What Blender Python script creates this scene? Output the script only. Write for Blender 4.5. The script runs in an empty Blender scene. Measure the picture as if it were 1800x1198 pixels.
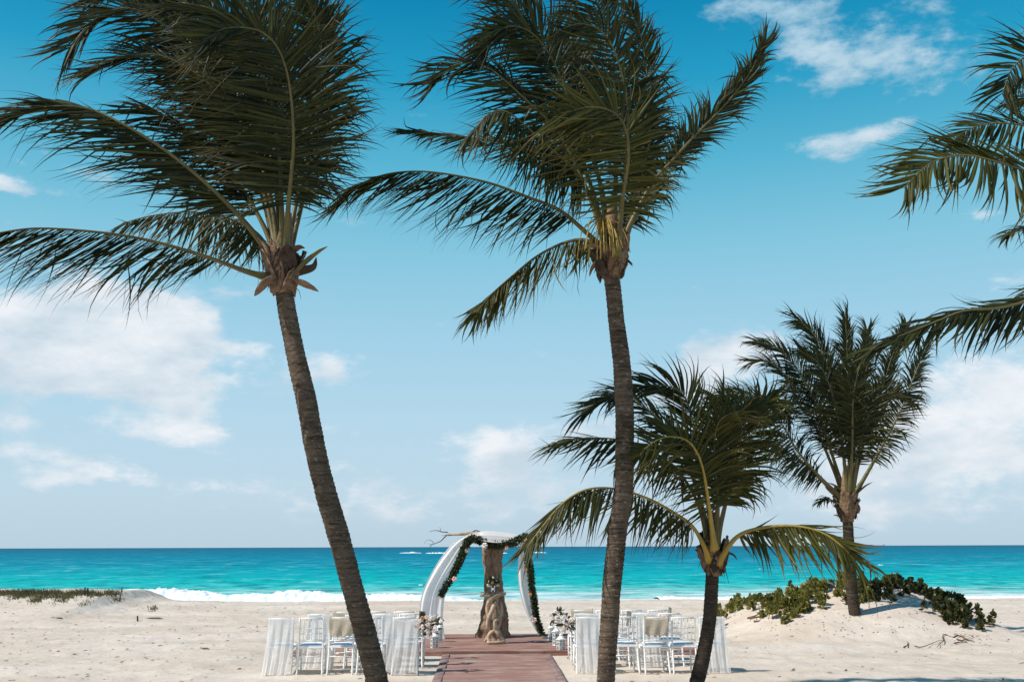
import bpy, math, random
import numpy as np
from mathutils import Vector, Matrix

random.seed(7)
rng = np.random.default_rng(7)
R = math.radians
scene = bpy.context.scene
COL = scene.collection

# ------------------------------------------------------------------ camera
F = 1750.0                       # focal length in photo pixels (35 mm)
CAM = np.array([0.0, 0.0, 2.05])
YAW, PITCH, ROLL = R(1.62), R(11.66), R(0.19)
f_ = np.array([math.sin(YAW)*math.cos(PITCH), math.cos(YAW)*math.cos(PITCH), math.sin(PITCH)])
r0 = np.array([math.cos(YAW), -math.sin(YAW), 0.0])
u0_ = np.cross(r0, f_)
r_ = r0*math.cos(ROLL) - u0_*math.sin(ROLL)
u_ = u0_*math.cos(ROLL) + r0*math.sin(ROLL)
cam = bpy.data.cameras.new('camera')
cam.lens = 35.0; cam.sensor_width = 36.0
cam.clip_start = 0.1; cam.clip_end = 60000
camo = bpy.data.objects.new('camera', cam); COL.objects.link(camo)
m = Matrix.Identity(4)
for i in range(3):
    m[i][0] = r_[i]; m[i][1] = u_[i]; m[i][2] = -f_[i]; m[i][3] = CAM[i]
camo.matrix_world = m
scene.camera = camo

def pdir(px, py):
    return f_*F + r_*(px-900.0) + u_*(599.0-py)
def P(px, py, Y):
    d = pdir(px, py)
    return CAM + d*(Y/d[1])
def mpp(Y, z=1.5):               # metres per photo pixel at depth Y
    return (Y*f_[1] + (z-2.05)*f_[2])/F

# ------------------------------------------------------------------ light and sky
SUN_EL = R(45)
SUN_AZ = R(-108)                  # from +Y, clockwise: the sun stands to the left
sd = Vector((math.sin(SUN_AZ)*math.cos(SUN_EL), math.cos(SUN_AZ)*math.cos(SUN_EL), math.sin(SUN_EL)))
sun = bpy.data.lights.new('sun', 'SUN'); sun.energy = 4.7; sun.angle = R(0.5); sun.color = (1.0, 0.94, 0.86)
suno = bpy.data.objects.new('sun', sun); COL.objects.link(suno)
suno.rotation_euler = (-sd).to_track_quat('-Z', 'Y').to_euler()
suno.location = (-20, 0, 25)
scene.view_settings.view_transform = 'Standard'
scene.view_settings.look = 'None'
scene.view_settings.exposure = 0.08
scene.view_settings.gamma = 1.0
scene.view_settings.use_curve_mapping = False
scene.cycles.max_bounces = 8
scene.cycles.transparent_max_bounces = 16

def lin(c):
    return tuple(((v/255.0)/12.92 if v <= 10 else (((v/255.0)+0.055)/1.055)**2.4) for v in c)

world = bpy.data.worlds.new('World'); scene.world = world; world.use_nodes = True
nt = world.node_tree; nt.nodes.clear()
class NB:
    def __init__(s, tree): s.t = tree
    def n(s, typ, **kw):
        x = s.t.nodes.new(typ)
        for k, v in kw.items(): setattr(x, k, v)
        return x
    def link(s, a, b): s.t.links.new(a, b)
    def put(s, sock, v):
        if isinstance(v, bpy.types.NodeSocket): s.t.links.new(v, sock)
        else: sock.default_value = v
    def math(s, op, a, b=0.0, c=None, clamp=False):
        x = s.n('ShaderNodeMath', operation=op, use_clamp=clamp)
        s.put(x.inputs[0], a); s.put(x.inputs[1], b)
        if c is not None: s.put(x.inputs[2], c)
        return x.outputs[0]
    def vmath(s, op, a, b):
        x = s.n('ShaderNodeVectorMath', operation=op)
        s.put(x.inputs[0], a); s.put(x.inputs[1], b)
        return x.outputs[0]
    def noise(s, vec, scale, detail=4, rough=0.5, lac=2.0):
        x = s.n('ShaderNodeTexNoise')
        if vec is not None: s.link(vec, x.inputs['Vector'])
        x.inputs['Scale'].default_value = scale; x.inputs['Detail'].default_value = detail
        x.inputs['Roughness'].default_value = rough; x.inputs['Lacunarity'].default_value = lac
        return x.outputs['Fac']
    def ramp(s, fac, stops, interp='LINEAR'):
        x = s.n('ShaderNodeValToRGB'); cr = x.color_ramp; cr.interpolation = interp
        while len(cr.elements) < len(stops): cr.elements.new(0.5)
        for e, (p, c) in zip(cr.elements, stops):
            e.position = p; e.color = (c[0], c[1], c[2], 1.0) if not isinstance(c, float) else (c, c, c, 1)
        s.link(fac, x.inputs[0]); return x.outputs[0]
    def mix(s, fac, a, b, typ='MIX'):
        x = s.n('ShaderNodeMix', data_type='RGBA', blend_type=typ)
        s.put(x.inputs[0], fac)
        for sock, v in ((x.inputs[6], a), (x.inputs[7], b)):
            if isinstance(v, bpy.types.NodeSocket): s.link(v, sock)
            else: sock.default_value = (v[0], v[1], v[2], 1.0)
        return x.outputs[2]
    def sep(s, v):
        x = s.n('ShaderNodeSeparateXYZ'); s.link(v, x.inputs[0]); return x.outputs
    def comb(s, a, b, c):
        x = s.n('ShaderNodeCombineXYZ')
        for i, v in enumerate((a, b, c)): s.put(x.inputs[i], v)
        return x.outputs[0]

W = NB(nt)
tc = W.n('ShaderNodeTexCoord').outputs['Generated']
nrm = W.n('ShaderNodeVectorMath', operation='NORMALIZE'); W.link(tc, nrm.inputs[0]); dirv = nrm.outputs[0]
sx, sy, sz = W.sep(dirv)
az = W.math('ARCTAN2', sx, sy)
el = W.math('ARCSINE', sz)
sky = W.n('ShaderNodeTexSky'); sky.sky_type = 'NISHITA'; sky.sun_disc = False
sky.sun_elevation = SUN_EL; sky.sun_rotation = SUN_AZ; sky.dust_density = 1.0; sky.ozone_density = 2.0
skyc = W.n('ShaderNodeVectorMath', operation='SCALE'); W.link(sky.outputs[0], skyc.inputs[0]); skyc.inputs[3].default_value = 0.07
# graded teal colour of this sky by elevation (radians / 1.57)
elf = W.math('DIVIDE', el, 1.5708)
grad = W.ramp(elf, [(0.0, lin((184, 206, 221))), (0.03, lin((188, 213, 228))), (0.075, lin((180, 213, 231))), (0.13, lin((160, 206, 229))), (0.185, lin((132, 196, 220))),
                    (0.238, lin((88, 178, 209))), (0.29, lin((34, 154, 195))), (0.34, lin((8, 132, 178))), (0.45, lin((0, 108, 162))), (1.0, lin((0, 84, 140)))])
base = W.mix(0.96, skyc.outputs[0], grad)
def azel(px, py):
    d = pdir(px, py); d = d/np.linalg.norm(d)
    return math.atan2(d[0], d[1]), math.asin(d[2])
wn = W.noise(dirv, 7.0, 5, 0.55)                 # warps the cloud outlines
cvec = W.vmath('MULTIPLY', dirv, (1.0, 1.0, 2.1))
n1 = W.noise(cvec, 6.5, 9, 0.58)
n2 = W.noise(cvec, 16.0, 7, 0.62)
n3 = W.noise(W.vmath('ADD', cvec, (0.035, 0.0, -0.03)), 6.5, 9, 0.58)
azw = W.math('ADD', az, W.math('MULTIPLY', W.math('SUBTRACT', wn, 0.5), 0.03))
elw = W.math('ADD', el, W.math('MULTIPLY', W.math('SUBTRACT', n1, 0.5), 0.03))
blobs = [  # px, py, half-width, half-height, strength
    (30, 608, 140, 76, 1.6), (205, 602, 115, 66, 1.5), (290, 572, 72, 58, 1.35), (150, 645, 170, 36, 0.8), (160, 520, 60, 40, 0.6),
    (340, 702, 80, 34, 1.0), (240, 750, 110, 24, 0.62), (150, 815, 110, 20, 0.66), (350, 775, 60, 20, 0.66), (20, 745, 60, 18, 0.56), (230, 845, 160, 20, 0.5), (60, 790, 90, 22, .5),
    (545, 655, 110, 36, 0.72), (440, 615, 45, 16, 0.55), (625, 760, 60, 24, 0.48), (875, 782, 90, 40, 0.85), (940, 850, 130, 38, 0.6),
    (560, 850, 160, 28, 0.40), (80, 850, 60, 20, 0.5), (420, 505, 50, 22, 0.5), (1235, 640, 60, 50, 0.85), (1330, 625, 80, 50, 0.85), (1200, 700, 80, 30, .5),
    (1650, 660, 80, 42, 0.85), (1790, 680, 75, 50, 0.9), (1640, 735, 150, 40, 0.66), (1740, 805, 170, 44, 0.62),
    (1560, 820, 190, 70, 0.68), (1430, 40, 170, 40, 0.66), (1540, 105, 150, 40, 0.74), (1300, 12, 130, 22, 0.48), (1630, 160, 110, 26, 0.5), (1410, 95, 60, 26, .4),
    (1480, 248, 85, 22, 0.66), (1570, 225, 80, 18, 0.5), (1690, 385, 80, 16, 0.5), (75, 262, 20, 10, 0.5), (175, 300, 50, 20, 0.34), (1780, 490, 50, 18, .5),
    (100, 330, 160, 12, 0.36), (1560, 900, 300, 30, 0.42), (10, 310, 40, 18, 0.38), (1040, 760, 70, 30, 0.58), (760, 900, 300, 24, .36),
    # the same sky goes on outside the frame
    (-500, 560, 160, 50, 0.9), (-300, 750, 180, 40, 0.8), (2200, 620, 170, 60, 1.0), (2500, 760, 200, 50, 0.9), (-900, 700, 160, 60, 0.9), (2300, 200, 200, 40, 0.7)]
tot = None; vert = None
for bx_, by_, hw, hh, st in blobs:
    a0, e0 = azel(bx_, by_)
    a1, _ = azel(bx_+hw*math.copysign(1, 900-bx_), by_); _, e1 = azel(bx_, by_-hh)
    sa = abs(a1-a0); se = abs(e1-e0)
    x = W.math('MULTIPLY', W.math('SUBTRACT', azw, a0), 1.0/sa)
    y = W.math('MULTIPLY', W.math('SUBTRACT', elw, e0), 1.0/se)
    q = W.math('ADD', W.math('MULTIPLY', x, x), W.math('MULTIPLY', y, y))
    g = W.math('MULTIPLY', W.math('EXPONENT', W.math('MULTIPLY', q, -0.8)), st)
    tot = g if tot is None else W.math('ADD', tot, g)
    gy_ = W.math('MULTIPLY', g, y); vert = gy_ if vert is None else W.math('ADD', vert, gy_)
# unseen clouds out of frame: scattered cumulus, cover raised for whiter fill light
away = W.math('MULTIPLY', W.math('SUBTRACT', W.math('ABSOLUTE', az), 0.75), 3.0, clamp=True)
n4 = W.noise(cvec, 2.3, 3, 0.5)
tot = W.math('ADD', tot, W.math('MULTIPLY', W.math('MULTIPLY', away, 1.7), W.math('MULTIPLY', W.math('SUBTRACT', n4, 0.5), 4.0, clamp=True)))
n5 = W.noise(cvec, 42.0, 5, 0.6)
detail = W.math('ADD', W.math('ADD', W.math('MULTIPLY', W.math('SUBTRACT', n1, 0.5), 1.5), W.math('MULTIPLY', W.math('SUBTRACT', n2, 0.5), 1.7)), W.math('MULTIPLY', W.math('SUBTRACT', n5, 0.5), 0.8))
dens = W.math('ADD', W.math('MULTIPLY', tot, 1.15), W.math('MULTIPLY', detail, 1.05))
dens = W.math('SUBTRACT', dens, 0.36)
sm = W.n('ShaderNodeMapRange', interpolation_type='SMOOTHSTEP'); W.link(dens, sm.inputs[0])
sm.inputs[1].default_value = 0.0; sm.inputs[2].default_value = 0.75; sm.inputs[3].default_value = 0.0; sm.inputs[4].default_value = 0.93
vn = W.math('DIVIDE', vert, W.math('MAXIMUM', tot, 0.15))
shade = W.math('ADD', W.math('ADD', W.math('MULTIPLY', W.math('SUBTRACT', n3, n1), 4.0), W.math('MULTIPLY', vn, 0.30)), 0.62, clamp=True)
ccol = W.mix(shade, lin((196, 212, 224)), lin((236, 239, 243)))
# cloud brightness falls a little towards the zenith of the picture
ccol2 = W.mix(W.math('MULTIPLY', W.math('SUBTRACT', elf, 0.2), 6.0, clamp=True), ccol, lin((150, 196, 218)))
final = W.mix(sm.outputs[0], base, ccol2)
# the lower hemisphere stays a plain horizon blue
bg = W.n('ShaderNodeBackground'); W.link(final, bg.inputs[0]); bg.inputs[1].default_value = 1.0
wo = W.n('ShaderNodeOutputWorld'); W.link(bg.outputs[0], wo.inputs[0])

# ------------------------------------------------------------------ object helpers
ORG = {}
def prop(o, label=None, cat=None, group=None, kind=None):
    if label: o['label'] = label
    if cat: o['category'] = cat
    if group: o['group'] = group
    if kind: o['kind'] = kind
    return o
def empty(name, loc, label, cat, group=None):
    o = bpy.data.objects.new(name, None); COL.objects.link(o)
    o.location = tuple(float(v) for v in loc); o.empty_display_size = 0.2
    ORG[o.name] = np.array(loc, float)
    return prop(o, label, cat, group)
def mk(name, verts, faces, mat, parent=None, smooth=False, origin=None, attrs=None, kind=None):
    """verts in world coordinates; stored relative to the thing's origin"""
    v = np.asarray(verts, dtype=float).reshape(-1, 3)
    if parent is not None: org = ORG[parent.name]
    elif origin is not None: org = np.array(origin, float)
    else: org = np.zeros(3)
    me = bpy.data.meshes.new(name)
    me.from_pydata((v-org).tolist(), [], faces if isinstance(faces, list) else faces.tolist())
    if attrs:
        for an, av in attrs.items():
            a = me.attributes.new(an, 'FLOAT', 'POINT'); a.data.foreach_set('value', np.asarray(av, dtype=np.float32))
    me.materials.append(mat)
    if smooth: me.polygons.foreach_set('use_smooth', [True]*len(me.polygons))
    me.update()
    o = bpy.data.objects.new(name, me); COL.objects.link(o)
    if parent is not None: o.parent = parent
    else: o.location = tuple(org)
    ORG[o.name] = org
    if kind: o['kind'] = kind
    return o
class MB:
    def __init__(s): s.v = []; s.f = []; s.a = {}
    def add(s, v, f, **at):
        n = sum(len(x) for x in s.v); v = np.asarray(v, float).reshape(-1, 3)
        s.v.append(v); s.f += [[i+n for i in q] for q in (f if isinstance(f, list) else f.tolist())]
        for k, val in at.items(): s.a.setdefault(k, []).append(np.broadcast_to(np.asarray(val, float), (len(v),)))
    def out(s): return np.concatenate(s.v), s.f
    def build(s, name, mat, parent=None, **kw):
        v, f = s.out(); at = {k: np.concatenate(x) for k, x in s.a.items()} or None
        return mk(name, v, f, mat, parent, attrs=at, **kw)
def catmull(pts, n):
    p = np.asarray(pts, float); m_ = len(p)
    q = np.vstack([2*p[0]-p[1], p, 2*p[-1]-p[-2]])
    seg = np.linalg.norm(np.diff(p, axis=0), axis=1); cum = np.concatenate([[0], np.cumsum(seg)]); cum /= cum[-1]
    t = np.linspace(0, 1, n); out = []
    for x in t:
        i = min(max(np.searchsorted(cum, x, side='right')-1, 0), m_-2)
        u = (x-cum[i])/max(cum[i+1]-cum[i], 1e-9)
        a, b, c, d = q[i], q[i+1], q[i+2], q[i+3]
        out.append(0.5*((2*b)+(-a+c)*u+(2*a-5*b+4*c-d)*u*u+(-a+3*b-3*c+d)*u**3))
    return np.array(out)
def frames(pts, hint=(0, 0, 1)):
    T = np.gradient(pts, axis=0); T /= np.linalg.norm(T, axis=1)[:, None]+1e-12
    N = np.zeros_like(T); h = np.array(hint, float)
    h = h - T[0]*h.dot(T[0])
    if np.linalg.norm(h) < 1e-3: h = np.array([1.0, 0.2, 0]); h -= T[0]*h.dot(T[0])
    h /= np.linalg.norm(h)
    for i in range(len(T)):
        h = h - T[i]*h.dot(T[i]); h /= np.linalg.norm(h); N[i] = h
    return T, N, np.cross(T, N)
def tube(pts, rad, n=8, caps=True, hint=(0, 0, 1), rfun=None, flat=1.0):
    pts = np.asarray(pts, float); k = len(pts)
    rad = np.broadcast_to(np.asarray(rad, float), (k,))
    T, N, B = frames(pts, hint)
    th = np.linspace(0, 2*np.pi, n, endpoint=False)
    rr = rad[:, None]*np.ones(n)[None]
    if rfun is not None: rr = rr*rfun(np.arange(k)[:, None], th[None])
    v = pts[:, None]+rr[..., None]*(np.cos(th)[None, :, None]*N[:, None]+flat*np.sin(th)[None, :, None]*B[:, None])
    i = np.arange(k-1)[:, None]*n; j = np.arange(n)[None]; j2 = (j+1) % n
    f = np.stack([i+j, i+j2, i+n+j2, i+n+j], -1).reshape(-1, 4).tolist()
    v = v.reshape(-1, 3)
    if caps:
        f.append(list(range(n))[::-1]); f.append([(k-1)*n+q for q in range(n)])
    return v, f
def box(c, s, rz=0.0, bev=0.0):
    c = np.array(c, float); h = np.array(s, float)/2
    ca, sa = math.cos(rz), math.sin(rz); rot = np.array([[ca, -sa, 0], [sa, ca, 0], [0, 0, 1]])
    if bev <= 0:
        v = np.array([[x, y, z] for z in (-1, 1) for y in (-1, 1) for x in (-1, 1)], float)*h
        f = [[0, 2, 3, 1], [4, 5, 7, 6], [0, 1, 5, 4], [2, 6, 7, 3], [0, 4, 6, 2], [1, 3, 7, 5]]
        return v@rot.T+c, f
    v = []; f = []
    for z, ins in ((-h[2], bev), (-h[2]+bev, 0), (h[2]-bev, 0), (h[2], bev)):
        x, y = h[0]-ins, h[1]-ins; b = bev*0.9
        v += [[-x+b, -y, z], [x-b, -y, z], [x, -y+b, z], [x, y-b, z], [x-b, y, z], [-x+b, y, z], [-x, y-b, z], [-x, -y+b, z]]
    for l in range(3):
        for j in range(8): f.append([l*8+j, l*8+(j+1) % 8, l*8+8+(j+1) % 8, l*8+8+j])
    f.append(list(range(8))[::-1]); f.append([24+j for j in range(8)])
    return np.array(v)@rot.T+c, f
def lathe(c, prof, n=16):
    v = []; f = []
    for r, z in prof:
        for j in range(n):
            a = 2*math.pi*(j+.5)/n; v.append([c[0]+r*math.cos(a), c[1]+r*math.sin(a), c[2]+z])
    for i in range(len(prof)-1):
        for j in range(n): f.append([i*n+j, i*n+(j+1) % n, (i+1)*n+(j+1) % n, (i+1)*n+j])
    f.append(list(range(n))[::-1]); f.append([(len(prof)-1)*n+j for j in range(n)])
    return np.array(v), f

# numpy value noise
_perm = np.random.default_rng(3).random((256, 256))
def vnoise(x, y):
    xi = np.floor(x).astype(int); yi = np.floor(y).astype(int); fx = x-xi; fy = y-yi
    fx = fx*fx*(3-2*fx); fy = fy*fy*(3-2*fy)
    a = _perm[xi & 255, yi & 255]; b = _perm[(xi+1) & 255, yi & 255]; c = _perm[xi & 255, (yi+1) & 255]; d = _perm[(xi+1) & 255, (yi+1) & 255]
    return (a*(1-fx)+b*fx)*(1-fy)+(c*(1-fx)+d*fx)*fy-0.5
def fbm(x, y, o=4, g=0.5):
    s = 0; a = 1.0
    for i in range(o):
        s = s+a*vnoise(x*2**i+17.3*i, y*2**i+5.1*i); a *= g
    return s

# ------------------------------------------------------------------ materials
def new_mat(name):
    mt = bpy.data.materials.new(name); mt.use_nodes = True
    t = mt.node_tree; t.nodes.clear(); b = NB(t)
    out = b.n('ShaderNodeOutputMaterial'); pr = b.n('ShaderNodeBsdfPrincipled'); b.link(pr.outputs[0], out.inputs[0])
    return mt, b, pr, out
def bump(b, pr, h, strength=0.3, dist=0.02):
    x = b.n('ShaderNodeBump'); x.inputs['Strength'].default_value = strength; x.inputs['Distance'].default_value = dist
    b.link(h, x.inputs['Height']); b.link(x.outputs[0], pr.inputs['Normal']); return x
def simple(name, c1, c2=None, rough=0.7, scale=8, bstr=0.2, bdist=0.01, spec=0.3, metal=0.0, vec=None, bscale=None):
    mt, b, pr, out = new_mat(name)
    o = b.n('ShaderNodeTexCoord').outputs['Object']
    if vec: o = b.vmath('MULTIPLY', o, vec)
    nz = b.noise(o, scale, 6, 0.6)
    st = b.n('ShaderNodeMapRange'); b.link(nz, st.inputs[0]); st.inputs[1].default_value = 0.3; st.inputs[2].default_value = 0.7
    c2 = c2 or tuple(v*0.8 for v in c1)
    b.link(b.mix(st.outputs[0], c2, c1), pr.inputs['Base Color'])
    pr.inputs['Roughness'].default_value = rough; pr.inputs['Specular IOR Level'].default_value = spec; pr.inputs['Metallic'].default_value = metal
    if bstr > 0: bump(b, pr, b.noise(o, bscale or scale*3, 5, 0.65), bstr, bdist)
    return mt
def leaf_mat(name, dark, light, tipc, rough=0.5, trans=0.25, spec=0.22):
    mt, b, pr, out = new_mat(name)
    tone = b.n('ShaderNodeAttribute', attribute_name='tone').outputs['Fac']
    tip = b.n('ShaderNodeAttribute', attribute_name='tip').outputs['Fac']
    o = b.n('ShaderNodeTexCoord').outputs['Object']
    nz = b.noise(o, 3.0, 4, 0.6)
    c = b.mix(tone, dark, light)
    c = b.mix(b.math('MULTIPLY', b.math('SUBTRACT', nz, 0.5), 1.2, clamp=True), c, light)
    c = b.mix(tip, c, tipc)
    b.link(c, pr.inputs['Base Color']); pr.inputs['Roughness'].default_value = rough
    pr.inputs['Specular IOR Level'].default_value = spec
    tr = b.n('ShaderNodeBsdfTranslucent'); b.link(b.mix(0.35, c, light), tr.inputs[0])
    ms = b.n('ShaderNodeMixShader'); ms.inputs[0].default_value = trans
    b.link(pr.outputs[0], ms.inputs[1]); b.link(tr.outputs[0], ms.inputs[2]); b.link(ms.outputs[0], out.inputs[0])
    return mt
M = {}
M['palm_leaf'] = leaf_mat('palm_leaf', (0.012, 0.018, 0.007), (0.074, 0.080, 0.018), (0.17, 0.11, 0.035), trans=0.3)
M['palm_leaf_young'] = leaf_mat('palm_leaf_young', (0.020, 0.029, 0.009), (0.125, 0.115, 0.020), (0.24, 0.16, 0.05), trans=0.35)
M['rachis'] = simple('rachis', (0.15, 0.125, 0.04), (0.08, 0.065, 0.025), 0.45, 3, 0.1, 0.005)
M['rachis_yellow'] = simple('rachis_yellow', (0.42, 0.27, 0.05), (0.26, 0.19, 0.04), 0.45, 3, 0.1, 0.005)
M['sheath'] = simple('sheath', (0.30, 0.19, 0.12), (0.12, 0.075, 0.045), 0.85, 7, 0.8, 0.02, vec=(1, 1, 3))
M['sheath_dark'] = simple('sheath_dark', (0.09, 0.06, 0.045), (0.03, 0.02, 0.015), 0.85, 9, 0.8, 0.02)
M['coconut'] = simple('coconut', (0.14, 0.09, 0.055), (0.07, 0.045, 0.03), 0.4, 5, 0.1, 0.01)
def trunk_material(name, c1, c2, c3):
    mt, b, pr, out = new_mat(name)
    o = b.n('ShaderNodeTexCoord').outputs['Object']
    band = b.noise(b.vmath('MULTIPLY', o, (1.6, 1.6, 16)), 2.2, 6, 0.65)
    blot = b.noise(o, 2.2, 6, 0.7)
    fine = b.noise(b.vmath('MULTIPLY', o, (1, 1, 3)), 26, 5, 0.7)
    k = b.math('MULTIPLY', b.math('SUBTRACT', b.math('ADD', b.math('MULTIPLY', band, 0.65), b.math('MULTIPLY', blot, 0.45)), 0.42), 5.0, clamp=True)
    c = b.mix(k, c2, c1)
    lich = b.math('MULTIPLY', b.math('SUBTRACT', b.noise(b.vmath('MULTIPLY', o, (1, 1, 2.4)), 13, 4, 0.6), 0.585), 12, clamp=True)
    c = b.mix(b.math('MULTIPLY', lich, 0.7), c, c3)
    c = b.mix(b.math('MULTIPLY', b.math('SUBTRACT', fine, 0.5), 2.2, clamp=True), c, tuple(v*0.45 for v in c2))
    b.link(c, pr.inputs['Base Color']); pr.inputs['Roughness'].default_value = 0.9; pr.inputs['Specular IOR Level'].default_value = 0.15
    bump(b, pr, b.math('ADD', fine, band), 0.9, 0.02)
    return mt
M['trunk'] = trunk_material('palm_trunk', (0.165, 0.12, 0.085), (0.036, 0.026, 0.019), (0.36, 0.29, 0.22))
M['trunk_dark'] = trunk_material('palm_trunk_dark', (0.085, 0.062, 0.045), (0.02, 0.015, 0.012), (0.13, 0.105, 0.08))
M['driftwood'] = simple('driftwood', (0.42, 0.295, 0.195), (0.12, 0.075, 0.048), 0.9, 4.5, 1.0, 0.05, vec=(2.4, 2.4, 1.0), bscale=10)
M['driftwood_pale'] = simple('driftwood_pale', (0.62, 0.48, 0.34), (0.30, 0.21, 0.14), 0.8, 9, 0.6, 0.015)
M['twig'] = simple('twig', (0.17, 0.11, 0.075), (0.09, 0.06, 0.045), 0.9, 12, 0.3)
M['twig_grey'] = simple('twig_grey', (0.13, 0.115, 0.11), (0.07, 0.06, 0.06), 0.9, 12, 0.3)
M['white_paint'] = simple('white_paint', (0.86, 0.85, 0.83), (0.78, 0.77, 0.75), 0.4, 18, 0.08, 0.003)
M['cushion'] = simple('cushion', (0.80, 0.82, 0.84), (0.74, 0.77, 0.80), 0.8, 10, 0.2, 0.01)
M['burlap'] = simple('burlap', (0.62, 0.54, 0.43), (0.46, 0.39, 0.30), 0.95, 40, 0.8, 0.01, bscale=160)
M['iron'] = simple('iron', (0.13, 0.14, 0.16), (0.08, 0.09, 0.10), 0.5, 20, 0.1, 0.003, metal=0.3)
M['pole_wood'] = simple('pole_wood', (0.06, 0.045, 0.04), (0.03, 0.024, 0.02), 0.9, 20, 0.4)
M['rose_pink'] = simple('rose_pink', (0.85, 0.64, 0.56), (0.80, 0.55, 0.46), 0.7, 14, 0.1, spec=0.2)
M['rose_peach'] = simple('rose_peach', (0.85, 0.44, 0.24), (0.80, 0.36, 0.18), 0.7, 14, 0.1, spec=0.2)
M['rose_white'] = simple('rose_white', (0.88, 0.83, 0.79), (0.84, 0.75, 0.70), 0.7, 14, 0.1, spec=0.2)
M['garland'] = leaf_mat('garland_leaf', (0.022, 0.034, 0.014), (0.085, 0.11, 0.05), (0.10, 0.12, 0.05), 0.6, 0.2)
M['shrub'] = leaf_mat('shrub_leaf', (0.045, 0.058, 0.017), (0.20, 0.20, 0.045), (0.36, 0.27, 0.07), 0.5, 0.35)
M['shrub_dark'] = leaf_mat('shrub_leaf_dark', (0.015, 0.024, 0.009), (0.045, 0.058, 0.018), (0.16, 0.14, 0.04), 0.38, 0.2)
M['yellow'] = simple('yellow_leaf', (0.70, 0.40, 0.02), None, 0.5, 5, 0.05)
M['grass'] = leaf_mat('dune_grass', (0.055, 0.06, 0.02), (0.13, 0.125, 0.05), (0.30, 0.22, 0.11), 0.7, 0.2)
M['litter'] = simple('beach_litter', (0.26, 0.18, 0.12), (0.10, 0.07, 0.05), 0.95, 3, 0.2)
M['stone'] = simple('grey_stone', (0.22, 0.20, 0.19), (0.12, 0.11, 0.105), 0.9, 9, 0.5, 0.02)

# sheer cloth
def sheer(name, col, alpha, scale=60):
    mt, b, pr, out = new_mat(name)
    o = b.n('ShaderNodeTexCoord').outputs['Object']
    pr.inputs['Base Color'].default_value = (*col, 1); pr.inputs['Roughness'].default_value = 0.8; pr.inputs['Specular IOR Level'].default_value = 0.1
    tr = b.n('ShaderNodeBsdfTranslucent'); tr.inputs[0].default_value = (*col, 1)
    tp = b.n('ShaderNodeBsdfTransparent')
    m1 = b.n('ShaderNodeMixShader'); m1.inputs[0].default_value = 0.45; b.link(pr.outputs[0], m1.inputs[1]); b.link(tr.outputs[0], m1.inputs[2])
    weave = b.noise(b.vmath('MULTIPLY', o, (3, 3, 0.6)), 5, 4, 0.6)
    a = b.math('ADD', alpha, b.math('MULTIPLY', b.math('SUBTRACT', weave, 0.5), 0.18), clamp=True)
    m2 = b.n('ShaderNodeMixShader'); b.link(a, m2.inputs[0]); b.link(tp.outputs[0], m2.inputs[1]); b.link(m1.outputs[0], m2.inputs[2])
    b.link(m2.outputs[0], out.inputs[0]); return mt
M['sheer'] = sheer('sheer_white', (0.92, 0.90, 0.88), 0.70)
M['sheer_drape'] = sheer('sheer_drape', (0.98, 0.96, 0.94), 0.95)
# glass
mt, b, pr, out = new_mat('clear_glass'); pr.inputs['Transmission Weight'].default_value = 1.0; pr.inputs['Roughness'].default_value = 0.02
pr.inputs['Base Color'].default_value = (0.86, 0.93, 0.92, 1); pr.inputs['IOR'].default_value = 1.1; M['glass'] = mt

# sand
mt, b, pr, out = new_mat('sand')
pos = b.n('ShaderNodeNewGeometry').outputs['Position']
big = b.noise(b.vmath('MULTIPLY', pos, (0.35, 1.0, 1)), 0.55, 5, 0.55)
med = b.noise(b.vmath('MULTIPLY', pos, (0.7, 1.6, 1)), 2.2, 6, 0.62)
grain = b.noise(pos, 95, 3, 0.7)
c = b.mix(b.math('MULTIPLY', b.math('SUBTRACT', big, 0.36), 3.2, clamp=True), (0.575, 0.47, 0.375), (0.695, 0.605, 0.52))
c = b.mix(b.math('MULTIPLY', b.math('SUBTRACT', med, 0.52), 2.6, clamp=True), c, (0.50, 0.41, 0.33))
spk = b.math('MULTIPLY', b.math('SUBTRACT', b.noise(pos, 11, 4, 0.65), 0.66), 14, clamp=True)
c = b.mix(b.math('MULTIPLY', spk, 0.35), c, (0.28, 0.20, 0.14))
c = b.mix(b.math('MULTIPLY', b.math('SUBTRACT', grain, 0.5), 0.8, clamp=True), c, (0.35, 0.28, 0.22))
wet = b.n('ShaderNodeMapRange', interpolation_type='SMOOTHSTEP'); b.link(b.sep(pos)[2], wet.inputs[0]); wet.inputs[1].default_value = -0.75; wet.inputs[2].default_value = -0.3; wet.inputs[3].default_value = 1; wet.inputs[4].default_value = 0
c = b.mix(b.math('MULTIPLY', wet.outputs[0], 0.5), c, (0.26, 0.21, 0.16))
b.link(c, pr.inputs['Base Color']); pr.inputs['Roughness'].default_value = 0.95; pr.inputs['Specular IOR Level'].default_value = 0.1
h = b.math('ADD', b.math('MULTIPLY', b.noise(pos, 6, 5, 0.6), 1.0), b.math('MULTIPLY', grain, 0.10))
bump(b, pr, h, 0.55, 0.05)
M['sand'] = mt

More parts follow.
